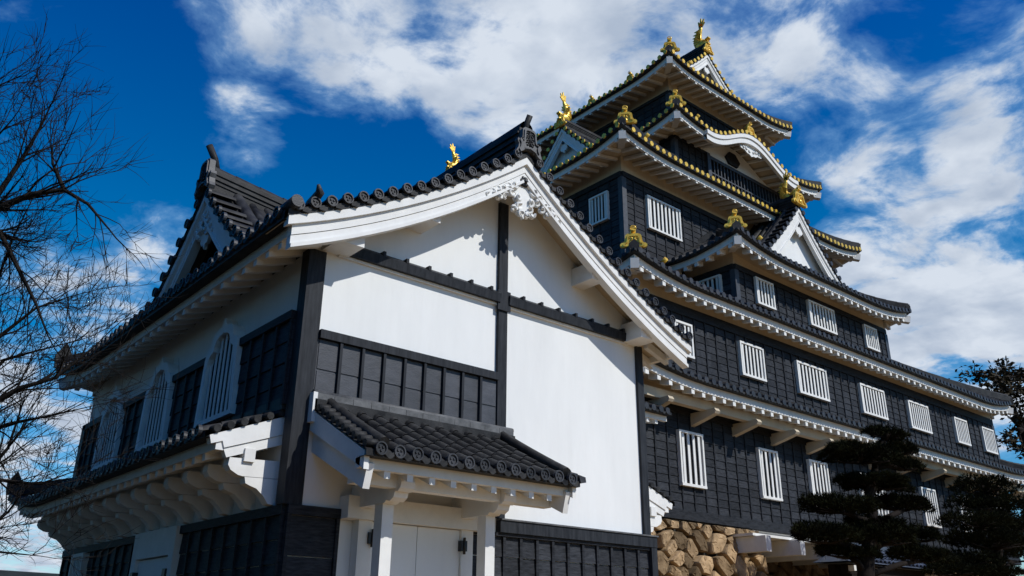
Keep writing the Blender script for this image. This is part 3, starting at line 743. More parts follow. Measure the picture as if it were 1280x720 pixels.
for x in (5.05,8.36):
    e=MB(); hx=.07
    e.hexa([(x,9.98,3.98),(x+hx,9.98,3.98),(x+hx,8.55,3.30),(x,8.55,3.30),(x,9.98,4.25),(x+hx,9.98,4.25),(x+hx,8.55,3.51),(x,8.55,3.51)]); e.build('porch_barge_board',M['trim'],porch)
    e=MB(); x2=x+.07 if x<6 else x-.09
    e.hexa([(x2,9.98,3.70),(x2+.09,9.98,3.70),(x2+.09,8.66,3.10),(x2,8.66,3.10),(x2,9.98,4.02),(x2+.09,9.98,4.02),(x2+.09,8.58,3.38),(x2,8.58,3.38)]); e.build('porch_end_rafter',M['trim'],porch)
e=MB(); e.box(5.16,8.3,8.92,9.08,3.20,3.36); e.build('porch_purlin',M['trim'],porch)
for x in (5.77,7.40):
    e=MB(); e.box(x,x+.16,9.24,9.42,.12,3.05); o=e.build('porch_post',M['trim'],SH)
    e=MB(); e.box(x-.1,x+.26,9.15,9.5,0,.12); e.build('post_base',M['stone'],o)
    e=MB(); yz=[(9.99,3.34),(8.86,3.34),(8.82,3.27),(8.84,3.2),(8.90,3.16),(8.95,3.17),(8.98,3.1),(9.06,3.06),(9.14,3.08),(9.18,3.05),(9.99,3.05)]
    e.prism([(x-.02,y,z) for y,z in yz],(.2,0,0)); e.build('post_bracket',M['trim'],SH)
e=MB(); e.box(5.59,7.88,9.76,9.99,2.91,3.19); lt=e.build('door_lintel',M['trim'],SH)
e=MB(); e.box(5.8,6.0,9.83,9.99,0,2.91); e.box(7.45,7.65,9.83,9.99,0,2.91); dr=e.build('front_door',M['trim'],SH)
for a,c in ((6.005,6.725),(6.735,7.445)):
    e=MB(); e.box(a,c,9.87,9.93,.05,2.9); e.build('door_leaf',M['plaster'],dr)
for x in (5.94,7.42):
    e=MB(); e.box(x,x+.1,9.79,9.87,2.62,2.76); e.tube([(x+.05,9.79,2.58),(x+.05,9.79,2.8)],.02,6); e.build('hinge',M['iron'],dr)

# ================================================================== KEEP (black castle tower)
KP=empty('castle_keep','tall black boarded castle keep with stacked white eaves, lattice windows and gold roof ornaments','castle')
def solid(name,x0,x1,y0,y1,z0,z1,m='plaster'):
    q=MB(); q.box(x0,x1,y0,y1,z0,z1); return q.build(name,M[m],KP)
def storey_roof(E, I, z0, rise, wall, zb, gold=False, lift=.4, Lc=3.4, ov=None, bump=None, fascia=.22, raf=(.13,.15,.46), sides='FLRB', orns=True, osc=.85, fas2=None, raflen=None):
    X0,X1,Y0,Y1=E; x0,x1,y0,y1=I
    B=builders(); res={}
    ovf=wall[2]-Y0
    for sd in sides:
        if sd=='F': T,a,b_,D,hA,hB,o=front(Y0),X0,X1,y0-Y0,x0-X0,X1-x1,ovf
        if sd=='B': T,a,b_,D,hA,hB,o=back(Y1),X0,X1,Y1-y1,x0-X0,X1-x1,Y1-wall[3]
        if sd=='L': T,a,b_,D,hA,hB,o=left(X0),Y0,Y1,x0-X0,y0-Y0,Y1-y1,wall[0]-X0
        if sd=='R': T,a,b_,D,hA,hB,o=right(X1),Y0,Y1,X1-x1,y0-Y0,Y1-y1,X1-wall[1]
        pr=lambda d,D=D: z0+rise*((d/D)*(.78+.22*d/D))
        res[sd]=eave_side(B,T,a,b_,D,pr,hA,hB,lift=lift,Lc=Lc,spacing=.31,r=.08,ov=max(.5,min(o,1.6)),fascia=fascia,raf=raf,gold=gold,rolls=sd in 'FLR',seg=5 if sd in 'FL' else 3,bump=bump if sd=='F' else None,fas2=fas2,raflen=raflen,hid=0 if sd in 'FL' else 1000)
    # hip ridges + white corner blocks
    cor=[(X0,Y0,x0,y0,-1,-1,'F',True),(X1,Y0,x1,y0,1,-1,'F',False),(X0,Y1,x0,y1,-1,1,'L',False),(X1,Y1,x1,y1,1,1,'R',False)]
    HF=res.get('F') or res['L']
    for (cx,cy,ix,iy,sx,sy,sd,st) in cor:
        RG=MB(); B['ridge'].append(RG); pts=[]
        for t in np.linspace(.03 if (sx>0 or not orns) else .6/math.hypot(ix-cx,iy-cy),1,9):
            x=cx+(ix-cx)*t; y=cy+(iy-cy)*t
            z=res['F'](X0+(x0-X0)*t if sx<0 else X1-(X1-x1)*t,(y0-Y0)*t)
            pts.append(Vector((x,y,z+.09)))
        for p,q in zip(pts[:-1],pts[1:]): RG.bar(p,q,.26,.26)
        roll(RG,[p+Vector((0,0,.13)) for p in pts],Vector((sy,-sx,0)).normalized(),.09,5)
        zt=HF(X0,0)-.07-fascia
        p=Vector((cx-sx*.1,cy-sy*.1,zt-.12)); B['white'].bar(p,p+Vector((-sx*1.0,-sy*1.0,.3)),.24,.28)
        zc_=res['F'](X0,0); tip=Vector((cx-sx*.05,cy-sy*.05,zc_+.06)); RG.prism([tip+Vector((-.1*sy,.1*sx,-.12)),tip+Vector((.1*sy,-.1*sx,-.12)),tip+Vector((.1*sy,-.1*sx,.1)),tip+Vector((0,0,.22)),tip+Vector((-.1*sy,.1*sx,.1))],Vector((-sx*.12,-sy*.12,.02)))
    root=finish_roof(B,KP,gold)
    if orns:
        for (cx,cy,ix,iy,sx,sy,sd,st) in cor[:3:2]:
            Ln=math.hypot(ix-cx,iy-cy); t=.3/Ln
            x=cx+(ix-cx)*t; y=cy+(iy-cy)*t; z=res['F'](X0+(x0-X0)*t if sx<0 else X1-(X1-x1)*t,(y0-Y0)*t)
            orn(root,(x,y,z+.06),(sx,sy),osc)
        dk=MB(); s_=X0+1.35; z=HF(s_,.1); Tn=front(Y0)
        dk.tube([Tn(s_,-.2,z+.16),Tn(s_,.0,z+.27)],.07,12); dk.build('ridge_disc',M['gold'],root)
    # plaster band between the boards and the soffit
    w=MB(); 
    for (a,b_,c,d_) in ((wall[0],wall[1],wall[2],wall[2]+.1),(wall[0],wall[1],wall[3]-.1,wall[3])): w.box(a,b_,c,d_,zb,z0+.15)
    for (a,b_) in ((wall[0],wall[0]+.1),(wall[1]-.1,wall[1])): w.box(a,b_,wall[2]+.1,wall[3]-.1,zb,z0+.15)
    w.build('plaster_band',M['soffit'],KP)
    return root,res
# ---- first storey
X1a,X1b,Yk,Yb=17.2,41.1,15.0,32.2
Fk=front(Yk)
w1=[(18.69,19.75,5.32,6.85,4),(22.43,23.44,5.35,6.86,4),(25.2,26.3,5.35,6.86,5),(28.3,30.0,5.38,6.8,7),(32.8,33.95,5.38,6.8,6),(35.95,36.95,5.4,6.8,5),(38.7,39.9,5.4,6.75,6)]
board_wall(KP,Fk,X1a,X1b,4.42,7.62,row=.225,col=.52,openings=[w[:4] for w in w1],bottom=.26,top=.3)
for a,c,z0_,z1_,n in w1: lattice_window(KP,Fk,a,c,z0_,z1_,n,.02)
board_wall(KP,left(X1a),Yk,Yb,4.42,7.6,row=.225,col=.52,bottom=.26)
board_wall(KP,right(X1b),Yk,Yb,4.42,7.6,row=.225,col=.52,bottom=.26)
solid('core',X1a+.13,X1b-.13,Yk+.13,Yb,4.4,11.2)
# 1st roof
E1=(15.95,42.3,13.8,33.4); I1=(X1a+.35,X1b-.35,Yk+.35,Yb-.35)
r1,h1=storey_roof(E1,I1,8.0,.85,(X1a,X1b,Yk,Yb),7.5,lift=.32,orns=False,raflen=.5)
# beam and bracket arms beneath the first eave
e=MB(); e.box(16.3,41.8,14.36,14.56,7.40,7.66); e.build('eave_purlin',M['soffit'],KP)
for k in range(13):
    x=17.35+1.98*k; q=MB()
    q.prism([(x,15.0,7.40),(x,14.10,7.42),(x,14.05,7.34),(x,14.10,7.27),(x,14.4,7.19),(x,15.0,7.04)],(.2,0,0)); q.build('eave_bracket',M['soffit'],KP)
# ---- second storey
w2=[(18.8,19.62,9.06,10.12,4),(21.98,23.25,9.05,10.17,6),(25.16,27.0,9.05,10.18,8),(29.28,31.05,9.05,10.17,8),(32.9,34.58,9.05,10.17,9),(36.9,38.1,9.05,10.14,7),(39.6,40.8,9.05,10.14,7)]
board_wall(KP,Fk,X1a,X1b,8.1,10.68,row=.225,col=.52,openings=[w[:4] for w in w2],top=.3)
for a,c,z0_,z1_,n in w2: lattice_window(KP,Fk,a,c,z0_,z1_,n,.02)
board_wall(KP,left(X1a),Yk,Yb,8.1,10.68,row=.225,col=.52); board_wall(KP,right(X1b),Yk,Yb,8.1,10.68,row=.225,col=.52)
E2=(16.42,41.95,14.2,33.0); I2=(19.96,32.9,17.7,29.6)
r2_,h2=storey_roof(E2,I2,11.05,2.2,(X1a,X1b,Yk,Yb),10.6,lift=.42,raflen=.5,osc=.82)
# ---- third storey bay with its own hipped roof and gable
Bx0,Bx1,By=23.12,33.45,15.6
Fb=front(By)
w3=[(24.17,25.24,12.15,13.15,5),(27.48,29.28,12.15,13.15,8),(31.5,32.5,12.15,13.13,6)]
board_wall(KP,Fb,Bx0,Bx1,11.5,13.36,row=.225,col=.5,openings=[w[:4] for w in w3],top=.2)
for a,c,z0_,z1_,n in w3: lattice_window(KP,Fb,a,c,z0_,z1_,n,.02)
board_wall(KP,left(Bx0),By,17.9,11.5,13.36,row=.225,col=.5,openings=[(16.1,17.0,12.3,13.1)],top=.2); lattice_window(KP,left(Bx0),16.1,17.0,12.3,13.1,4,.02)
board_wall(KP,right(Bx1),By,17.9,11.5,13.36,row=.225,col=.5,top=.2)
solid('core',Bx0+.13,Bx1-.13,By+.13,17.8,11.4,13.8)
r3,h3=storey_roof((22.1,34.05,14.62,19.4),(24.6,31.6,17.1,17.4),13.68,1.75,(Bx0,Bx1,By,17.8),13.3,lift=.4,sides='FLR',raflen=.5,osc=.82)
zb3=lambda u: 17.42-1.22*u+.075*u*u
gb=gable(KP,front(15.75),28.2,0,3.1,zb3,2.6,spacing=.28,r=.085,bw=.62,wall_back=.4,zbase=13.9,ridge_h=.4,ridge_w=.34,oni='gold',oni_sc=1.05,name='bay_gable',boards=3,desc=True)
shachi(gb,(28.2,16.25,17.8),(0,-1),.95)
# ---- fourth storey
Y4=17.7; X4a,X4b,Y4b=19.96,32.9,29.6
F4=front(Y4)
w4=[(21.14,22.96,14.82,16.12,8)]
board_wall(KP,F4,X4a,X4b,12.6,16.68,row=.235,col=.54,openings=[w[:4] for w in w4],top=.2)
for a,c,z0_,z1_,n in w4: lattice_window(KP,F4,a,c,z0_,z1_,n,.02)
board_wall(KP,left(X4a),Y4,Y4b,12.6,16.68,row=.235,col=.54,openings=[(18.3,19.2,15.0,16.12),(23.5,24.5,15,16.12)],top=.2)
lattice_window(KP,left(X4a),18.3,19.2,15.0,16.12,5,.02); lattice_window(KP,left(X4a),23.5,24.5,15.0,16.12,5,.02)
board_wall(KP,right(X4b),Y4,Y4b,12.6,16.68,row=.235,col=.54,top=.2)
solid('core',X4a+.13,X4b-.13,Y4+.13,Y4b,12.5,17.4)
E4=(18.75,34.45,16.5,30.8); I4=(23.85,31.9,18.3,29.0)
r4,h4=storey_roof(E4,I4,17.22,1.6,(X4a,X4b,Y4,Y4b),16.6,gold=True,lift=.4,Lc=3.0,raf=(.11,.09,.46),osc=.86)
z4=lambda u: 19.55-1.12*u+.05*u*u
for yc in (20.25,27.15):
    z4=(lambda u: 19.55-1.12*u+.05*u*u) if yc<25 else (lambda u: 20.57-1.12*u+.05*u*u)
    gc=gable(KP,left(19.5),yc+(.35 if yc>25 else 0),0,2.0 if yc<25 else 2.7,z4,4.2,spacing=.24,r=.07,gold=True,bw=.5,wall_back=.35,zbase=17.4,ridge_h=.3,ridge_w=.28,oni='gold',oni_sc=.7,name='dormer_gable',boards=3)
    shachi(gc,(19.75,yc+(.35 if yc>25 else 0),19.83 if yc<25 else 20.85),(-1,0),.98)
# ---- fifth storey with the curved karahafu gable
X5a,X5b,Y5,Y5b=23.85,31.95,18.3,29.0
F5=front(Y5)
board_wall(KP,F5,X5a,X5b,18.3,20.05,row=.3,col=.42,openings=[(25.95,31.0,18.4,19.95)],top=.14)
board_wall(KP,left(X5a),Y5,Y5b,18.3,20.05,row=.3,col=.42,top=.14); board_wall(KP,right(X5b),Y5,Y5b,18.3,20.05,row=.3,col=.42,top=.14)
solid('core',X5a+.13,X5b-.13,Y5+.13,Y5b,18.2,20.4)
q=MB()
for k in range(22): x=26.05+k*.228; q.bx(F5,x-.025,x+.025,.02,.1,18.5,19.75)
q.bx(F5,25.95,31.0,.02,.13,19.75,19.9); q.bx(F5,25.95,31.0,.03,.11,19.1,19.16)
q.bx(F5,25.8,25.98,0,.14,18.4,19.98); q.bx(F5,30.95,31.13,0,.14,18.4,19.98); q.build('balcony_lattice',M['greyboard'],KP)
def kara(s):
    x=(s-27.75)/3.1
    return .98*(.5+.5*math.cos(math.pi*x))**1.15 - .10*math.sin(math.pi*min(1,max(0,(abs(x)-.5)/.5)))*0 if abs(x)<1 else 0
E5=(22.75,33.05,17.2,30.1); I5=(24.25,30.75,18.7,28.6)
r5,h5=storey_roof(E5,I5,20.15,1.0,(X5a,X5b,Y5,Y5b),20.0,gold=True,lift=.38,Lc=2.6,bump=kara,raf=(.11,.09,.46),osc=.86,fascia=.26)
# karahafu: thick white board, tympanum and pendant
HF5=h5['F']; q=MB(); Tq=front(17.2); n=40
xs=[24.55+6.4*k/n for k in range(n+1)]
rows=[[Tq(x,o_,HF5(x,0)+z_) for x in xs] for o_,z_ in ((.03,-.08),(.03,-.26),(-.18,-.26),(-.18,-.08),(.03,-.08))]; q.grid(rows,False)
for j in (0,n): q.add([rows[k][j] for k in range(4)],[(0,1,2,3)],False)
rows=[[Tq(x,o_,HF5(x,0)+z_) for x in xs] for o_,z_ in ((-.02,-.26),(-.02,-.5),(-.16,-.5),(-.16,-.26))]; q.grid(rows,False)
kb=q.build('karahafu_board',M['trim'],r5)
q=MB(); q.prism([F5(x,.06,HF5(x,0)-.2) for x in xs]+[F5(xs[-1],.06,19.98),F5(xs[0],.06,19.98)],(0,.08,0)); q.build('karahafu_wall',M['plaster'],r5)
q=MB(); half=[(0,.1),(.5,-.06),(.8,-.16),(.7,-.26),(.45,-.26),(.3,-.36),(.15,-.36),(0,-.44)]; ol=half+[(-x,y) for x,y in half[-2:0:-1]]
q.prism([Tq(27.75+x,-.2,HF5(27.75,0)-.55+y) for x,y in ol],(0,-.06,0))
for sg in (-1,1):
    for cx,cz,rr in ((.15,-.2,.08),(.35,-.14,.08),(.55,-.14,.07)):
        q.tube([Tq(27.75+sg*cx+rr*(1-.09*k)*math.cos(k*.62*sg),-.12,HF5(27.75,0)-.55+cz+rr*(1-.09*k)*math.sin(k*.62*sg)) for k in range(10)],rr*.35,5)
q.build('gable_pendant',M['trim'],r5)
orn(r5,(27.75,17.28,HF5(27.75,.1)+.02),(0,-1),.8)
q=MB(); q.prism([F5(27.6-.5,.15,20.3),F5(27.6-.2,.15,20.62),F5(27.6+.2,.15,20.62),F5(27.6+.5,.15,20.3),F5(27.6+.3,.15,20.02),F5(27.6-.3,.15,20.02)],(0,.08,0)); q.build('carved_strut',M['black'],r5)
# ---- sixth storey and top roof
X6a,X6b,Y6,Y6b=24.25,30.75,18.7,28.6
board_wall(KP,front(Y6),X6a,X6b,20.6,22.55,row=.3,col=.45,top=.14); board_wall(KP,left(X6a),Y6,Y6b,20.6,22.55,row=.3,col=.45,top=.14); board_wall(KP,right(X6b),Y6,Y6b,20.6,22.55,row=.3,col=.45,top=.14)
solid('core',X6a+.13,X6b-.13,Y6+.13,Y6b,20.5,23.4)
E6=(23.05,31.85,17.6,29.7); I6=(25.1,29.8,18.9,28.4)
r6,h6=storey_roof(E6,I6,23.05,1.25,(X6a,X6b,Y6,Y6b),22.5,gold=True,lift=.36,Lc=2.4,raf=(.11,.09,.46),osc=.86)
z6=lambda u: 26.05-1.02*u+.07*u*u
g6=gable(KP,front(18.75),27.35,0,2.5,z6,9.8,spacing=.26,r=.075,gold=True,bw=.5,wall_back=.4,zbase=23.6,ridge_h=.42,ridge_w=.34,oni='gold',oni_sc=.8,name='top_gable',boards=3)
shachi(g6,(27.35,19.1,26.45),(0,-1),1.2); shachi(g6,(27.35,28.0,26.45),(0,1),1.2)
z=h6['L'](20.2,.1); orn(r6,(23.25,19.9,z+.1),(-1,0),.6); orn(r6,(23.25,22.2,z+.1),(-1,0),.6)

for (x,y,z0_,z1_) in ((X1a,Yk,4.7,7.3),(X1a,Yk,8.2,10.4),(Bx0,By,11.6,13.15),(X4a,Y4,12.7,16.45),(X5a,Y5,18.4,19.9),(X6a,Y6,20.7,22.4),(X1b,Yk,8.2,10.4),(Bx1,By,11.6,13.15)):
    q=MB(); q.box(x-.06,x+.16,y-.065,y+.14,z0_,z1_) if x<33 else q.box(x-.16,x+.06,y-.065,y+.14,z0_,z1_); q.build('corner_post',M['greyboard'],KP)
# ---- small corridor joining storehouse and keep
CO=empty('link_corridor','narrow white corridor with a small tiled eave between storehouse and keep','building')
q=MB(); q.box(11.7,16.9,15.05,17.5,4.0,6.6); q.build('wall',M['plaster'],CO)
Bc=builders(); eave_side(Bc,front(14.05),12.6,17.4,1.0,lambda d: 6.95+.5*d,None,None,spacing=.27,r=.075,ov=.9,fascia=.14,raf=(.1,.13,.34),seg=3)
finish_roof(Bc,CO)

# ================================================================== STONE BASES
def stone_wall(name, label, T, s0, s1, z0, z1, batter, cell=.75, seed=1, clip=None):
    rnd=random.Random(seed); pts=[]; ny=int((z1-z0)/cell)+1; row=0; z=z0
    while z<z1:
        h=rnd.uniform(.5,.95)*cell
        s=s0-rnd.random()*cell
        while s<s1:
            w=rnd.uniform(.45,1.35)*cell
            pts.append((s+w/2,z+h/2+rnd.uniform(-.16,.16)*cell,rnd.uniform(.8,1.2)))
            if rnd.random()<.5: pts.append((s+w*rnd.uniform(-.1,.1),z+h*rnd.uniform(-.1,.1),1))
            s+=w
        z+=h
    mb=MB()
    def clip_poly(poly,nx,nz,c):
        o=[]
        for i in range(len(poly)):
            a=poly[i];b=poly[(i+1)%len(poly)]; da=nx*a[0]+nz*a[1]-c; db=nx*b[0]+nz*b[1]-c
            if da<=0: o.append(a)
            if da*db<0: t=da/(da-db); o.append((a[0]+(b[0]-a[0])*t,a[1]+(b[1]-a[1])*t))
        return o
    for i,(px,pz,_) in enumerate(pts):
        poly=[(px-2,pz-2),(px+2,pz-2),(px+2,pz+2),(px-2,pz+2)]
        for j,(qx,qz,_) in enumerate(pts):
            if i==j or abs(qx-px)>3 or abs(qz-pz)>3: continue
            nx,nz=qx-px,qz-pz; l=math.hypot(nx,nz)
            if l<1e-4: continue
            poly=clip_poly(poly,nx/l,nz/l,(nx*(px+qx)/2+nz*(pz+qz)/2)/l-.02-rnd.random()*.03)
            if len(poly)<3: break
        if len(poly)>=3: poly=clip_poly(poly,0,1,z1)
        if len(poly)>=3: poly=clip_poly(poly,0,-1,-z0)
        if len(poly)>=3: poly=clip_poly(poly,-1,0,-s0)
        if len(poly)>=3: poly=clip_poly(poly,1,0,s1)
        if len(poly)<3: continue
        cx=sum(p[0] for p in poly)/len(poly); cz=sum(p[1] for p in poly)/len(poly)
        # round the corners
        for q_ in (.89,.84):
            poly=[p for k in range(len(poly)) for p in ((poly[k][0]*q_+poly[(k+1)%len(poly)][0]*(1-q_),poly[k][1]*q_+poly[(k+1)%len(poly)][1]*(1-q_)),(poly[k][0]*(1-q_)+poly[(k+1)%len(poly)][0]*q_,poly[k][1]*(1-q_)+poly[(k+1)%len(poly)][1]*q_))]
        n=len(poly); dep=rnd.uniform(.06,.2); tx,tz=rnd.uniform(-.12,.12),rnd.uniform(-.12,.12)
        V=[]
        for sc_,o in ((1,-.15),(1,0),(.965,dep*.8),(.90,dep*1.0),(.5,dep*1.02)):
            for (x,z) in poly:
                X=cx+(x-cx)*sc_; Z=cz+(z-cz)*sc_; jit=rnd.uniform(-.018,.018)*(o>0)
                V.append(T(X,o+(tx*(X-cx)+tz*(Z-cz))*(o>0)+jit+batter*(z1-Z),Z))
        Fs=[(r*n+k,r*n+(k+1)%n,(r+1)*n+(k+1)%n,(r+1)*n+k) for r in range(4) for k in range(n)]+[tuple(4*n+k for k in range(n))]
        mb.cur=rnd.choice([1.2,1.1,.95,.75,.42,.34,1.05,.6])*rnd.uniform(.85,1.15); mb.add(V,Fs,False)
    o=mb.build('stones',M['stone'])
    bk=MB(); bk.hexa([T(s0,batter*(z1-z0)-.12,z0),T(s1,batter*(z1-z0)-.12,z0),T(s1,-1.2,z0),T(s0,-1.2,z0),T(s0,-.12,z1),T(s1,-.12,z1),T(s1,-1.2,z1),T(s0,-1.2,z1)])
    root=bk.build(name,M['gap']); o.parent=root
    tag(root,label,'stone wall'); return root
stone_wall('stone_wall','tan rubble stone base wall beside the white storehouse under the keep',front(15.05),15.6,22.1,0,4.38,.14,.74,5)
stone_wall('stone_wall','tan rubble stone base wall behind the pines at the right',front(14.9),30.2,44,0,3.9,.14,.8,9)
stone_wall('stone_wall','dark recessed stone wall under the projecting white beam ends of the keep',front(16.6),22.0,30.4,0,4.3,.1,.8,11)
for k in range(6):
    x=21.0+1.68*k; q=MB(); q.box(x,x+.24,13.97,16.8,3.70,4.12); q.build('floor_beam',M['trim'],KP)
q=MB(); q.box(20.9,31.5,14.3,16.6,4.13,4.2); q.build('floor_board',M['trim'],KP)

# ================================================================== GATE behind the pine
GT=empty('gate','small timber gate with a blue grey tiled roof behind the pine','gate')
q=MB()
ea,eb,ya,yb,zr_,ze=23.6,28.9,13.1,14.2,4.02,3.55; ym=(ya+yb)/2
for x in np.arange(ea+.15,eb-.1,.25):
    for j in range(5):
        y1,y2=ya+.55*j/5,ya+.55*(j+1)/5; lim=min(1,(x-ea)/.9,(eb-x)/.9)
        if (y1-ya)/.55>lim: continue
        q.cur=random.uniform(.7,1.4); f=lambda y: ze+(zr_-ze)*(y-ya)/.55
        roll(q,[(x,y1,f(y1)+.02),(x,y2+.01,f(y2)+.0)],(1,0,0),.095,5)
q.cur=1
A=[(ea,ya,ze),(eb,ya,ze),(eb,yb,ze),(ea,yb,ze),(ea+.9,ym,zr_),(eb-.9,ym,zr_)]
q.add(A,[(0,1,5,4),(1,2,5),(2,3,4,5),(3,0,4)],False); q.add([(x,y,ze-.05) for x,y,z in A[:4]],[(0,1,2,3)],False)
q.bar((ea+.8,ym,zr_+.05),(eb-.8,ym,zr_+.05),.18,.16); q.build('roof',M['bluetile'],GT,False)
q=MB(); q.box(ea+.3,eb-.3,ya+.2,ya+.4,ze-.32,ze-.06); q.build('lintel',M['pinebark'],GT)
q=MB(); q.box(ea+.3,eb-.3,ya+.6,yb-.3,0,ze-.06); q.build('boarded_wall',M['pinebark'],GT)
for x in (ea+.5,ea+2.5,eb-.8):
    q=MB(); q.box(x,x+.28,ya+.2,ya+.45,0,ze-.33); q.build('post',M['pinebark'],GT)
for x in (ea+.35,ea+1.9):
    q=MB(); q.box(x,x+.12,ya+.02,ya+.2,ze-.25,ze-.1); q.build('beam_end',M['trim'],GT)

# ================================================================== TREES
def pine(name,label,base,pads,trunk,seed,dens=420,group=None):
    rnd=random.Random(seed); root=empty(name,label,'tree',group); root.location=(0,0,0)
    t=MB(); t.tube(trunk,[.26*(1-.75*i/(len(trunk)-1)) for i in range(len(trunk))],9)
    for (c,rx,ry,rz) in pads:
        c=Vector(c); k=min(range(len(trunk)),key=lambda i:abs(trunk[i][2]-(c.z-.35)))
        p=Vector(trunk[k]); m=(p+c)/2+Vector((rnd.uniform(-.2,.2),rnd.uniform(-.2,.2),.05)); t.tube([p,m,c-Vector((0,0,rz*.4))],[.09,.07,.03],6)
        for j in range(7):
            a=rnd.uniform(0,6.28); e=c+Vector((rx*.8*math.cos(a),ry*.8*math.sin(a),-rz*.2)); t.tube([c-Vector((0,0,rz*.4)),(c+e)/2-Vector((0,0,rz*.25)),e],[.035,.025,.012],4)
    t.build('trunk',M['pinebark'],root)
    cr_=MB()
    for (c,rx,ry,rz) in pads:
        c=Vector(c); n=int(dens*rx*ry/1.0)
        lob=[(rnd.uniform(0,6.28),rnd.uniform(.75,1.2)) for _ in range(7)]
        for i in range(n):
            a=rnd.uniform(0,6.28); q=math.sqrt(rnd.random())
            rr=1+.13*sum(math.cos(a*(j+2)+l[0])*.45 for j,l in enumerate(lob))
            x,y=rx*q*rr*math.cos(a),ry*q*rr*math.sin(a); h=rz*math.sqrt(max(0,1-q*q))
            z=h*rnd.uniform(-.25,1)*(1 if rnd.random()<.8 else .4)+.06*rz*math.sin(x*5)+.05*math.sin(y*6)
            p=c+Vector((x,y,z)); base_dir=Vector((x/rx*.7,y/ry*.7,.9 if rnd.random()<.75 else -.2)).normalized()
            cr_.cur=1
            for b_ in range(7):
                d=(base_dir+Vector((rnd.gauss(0,.55),rnd.gauss(0,.55),rnd.gauss(0,.45)))).normalized()*rnd.uniform(.09,.17)
                w=d.cross(Vector((rnd.gauss(0,1),rnd.gauss(0,1),rnd.gauss(0,1)))).normalized()*.012
                cr_.add([p-w,p+w,p+d],[(0,1,2)],False)
    cr_.build('crown',M['needle'],root,False)
    return root
D1=Vector((1,0,0))
def P3(px,py,y):                                # where the ray of a photo pixel crosses the plane y
    v=pix(px,py); k=y/v.y; return Vector((v.x*k,y,1.6+v.z*k))
pads=[]
for (px,py,w,h,dy) in ((1107,541,30,11,0),(1120,560,32,15,.1),(1075,569,54,20,0),(1128,580,28,13,-.2),(1095,604,56,13,.1),(1050,632,56,17,0),(1130,630,42,15,.2),(1032,668,52,20,0),(1100,670,56,20,-.1),(1150,668,30,16,.1),(1092,652,40,9,.2),(1060,690,44,12,.2),(1150,694,44,14,0)):
    y=11+dy; c=P3(px,py,y); sc_=(c-Vector((0,0,1.6))).length/1069
    pads.append(((c.x,c.y,c.z-.05),w*sc_*1.02,w*sc_*.6,h*sc_*.82))
tr=[P3(px,py,11) for px,py in ((1082,720),(1084,690),(1092,655),(1086,620),(1094,585),(1105,550))]
tr=[Vector((tr[0].x-.1,11,-.1)),Vector((tr[0].x-.05,11,1.4))]+tr
pine('pine_tree','broad dark cloud-pruned pine standing in front of the gate and keep wall',None,pads,tr,4,dens=1500)
pads=[]
for (px,py,w,h,dy) in ((1232,608,44,24,0),(1215,630,36,20,.2),(1250,632,46,26,0),(1222,652,52,22,-.2),(1262,655,40,26,.1),(1235,676,60,28,0),(1210,700,50,20,.2),(1270,690,44,36,.1),(1190,712,40,18,.1),(1232,716,50,18,-.1)):
    y=12.4+dy; c=P3(px,py,y); sc_=(c-Vector((0,0,1.6))).length/1069
    pads.append(((c.x,c.y,c.z-.05),w*sc_*1.05,w*sc_*.62,h*sc_*.56))
tr=[P3(px,py,12.4) for px,py in ((1246,720),(1248,680),(1240,640),(1236,610))]; tr=[Vector((tr[0].x,12.4,-.1)),Vector((tr[0].x+.1,12.4,1.6))]+tr
pine('pine_tree','smaller dark pine at the right edge in front of the last lattice windows',None,pads,tr,8,dens=700)

def leafy(name,label,blobs,trunk,seed,n=260,sz=.2):
    rnd=random.Random(seed); root=empty(name,label,'tree')
    t=MB(); t.tube(trunk,[.4*(1-.8*i/(len(trunk)-1)) for i in range(len(trunk))],9)
    for (c,r) in blobs:
        c=Vector(c); k=min(range(len(trunk)),key=lambda i:(Vector(trunk[i])-c).length+abs(i-len(trunk)*.6)*.3); p=Vector(trunk[k])
        m=(p+c)/2+Vector((rnd.uniform(-.4,.4),rnd.uniform(-.4,.4),.2)); t.tube([p,m,c],[.14,.09,.03],6)
        for j in range(6):
            d=Vector((rnd.gauss(0,1),rnd.gauss(0,1),rnd.gauss(0,.8))).normalized()*r*.9; t.tube([c,c+d*.5+Vector((0,0,-.1)),c+d],[.035,.025,.01],4)
    t.build('trunk',M['pinebark'],root)
    q=MB()
    for (c,r) in blobs:
        c=Vector(c)
        for k in range(int(5*r*r)+3):
            d=Vector((rnd.gauss(0,1),rnd.gauss(0,1),rnd.gauss(0,1))).normalized()*r*rnd.uniform(.5,1.05); d.z*=.75; cc=c+d; cr=rnd.uniform(.35,.6)
            for i in range(int(n*cr*cr)):
                e=Vector((rnd.gauss(0,.5),rnd.gauss(0,.5),rnd.gauss(0,.4)))*cr; p=cc+e
                a=Vector((rnd.gauss(0,1),rnd.gauss(0,1),rnd.gauss(0,.5))).normalized()*sz*rnd.uniform(.6,1.1); b_=a.cross(Vector((rnd.gauss(0,1),rnd.gauss(0,1),rnd.gauss(0,1)))).normalized()*a.length*.5
                q.add([p-a*.5,p+b_*.5,p+a*.6,p-b_*.5],[(0,1,2,3)],False)
    q.build('crown',M['leaf'],root,False); return root
bl=[]
for (px,py,r) in ((1225,468,16),(1250,465,18),(1275,470,18),(1240,490,18),(1265,495,18),(1290,480,24),(1262,520,10),(1256,548,14),(1275,560,16),(1290,540,20),(1298,570,22),(1280,610,18),(1300,640,22),(1275,660,16)):
    c=P3(px,py,17); s_=(c-Vector((0,0,1.6))).length/1069; c=c+Vector((0,random.uniform(-.6,.6),0)); bl.append((tuple(c),r*s_))
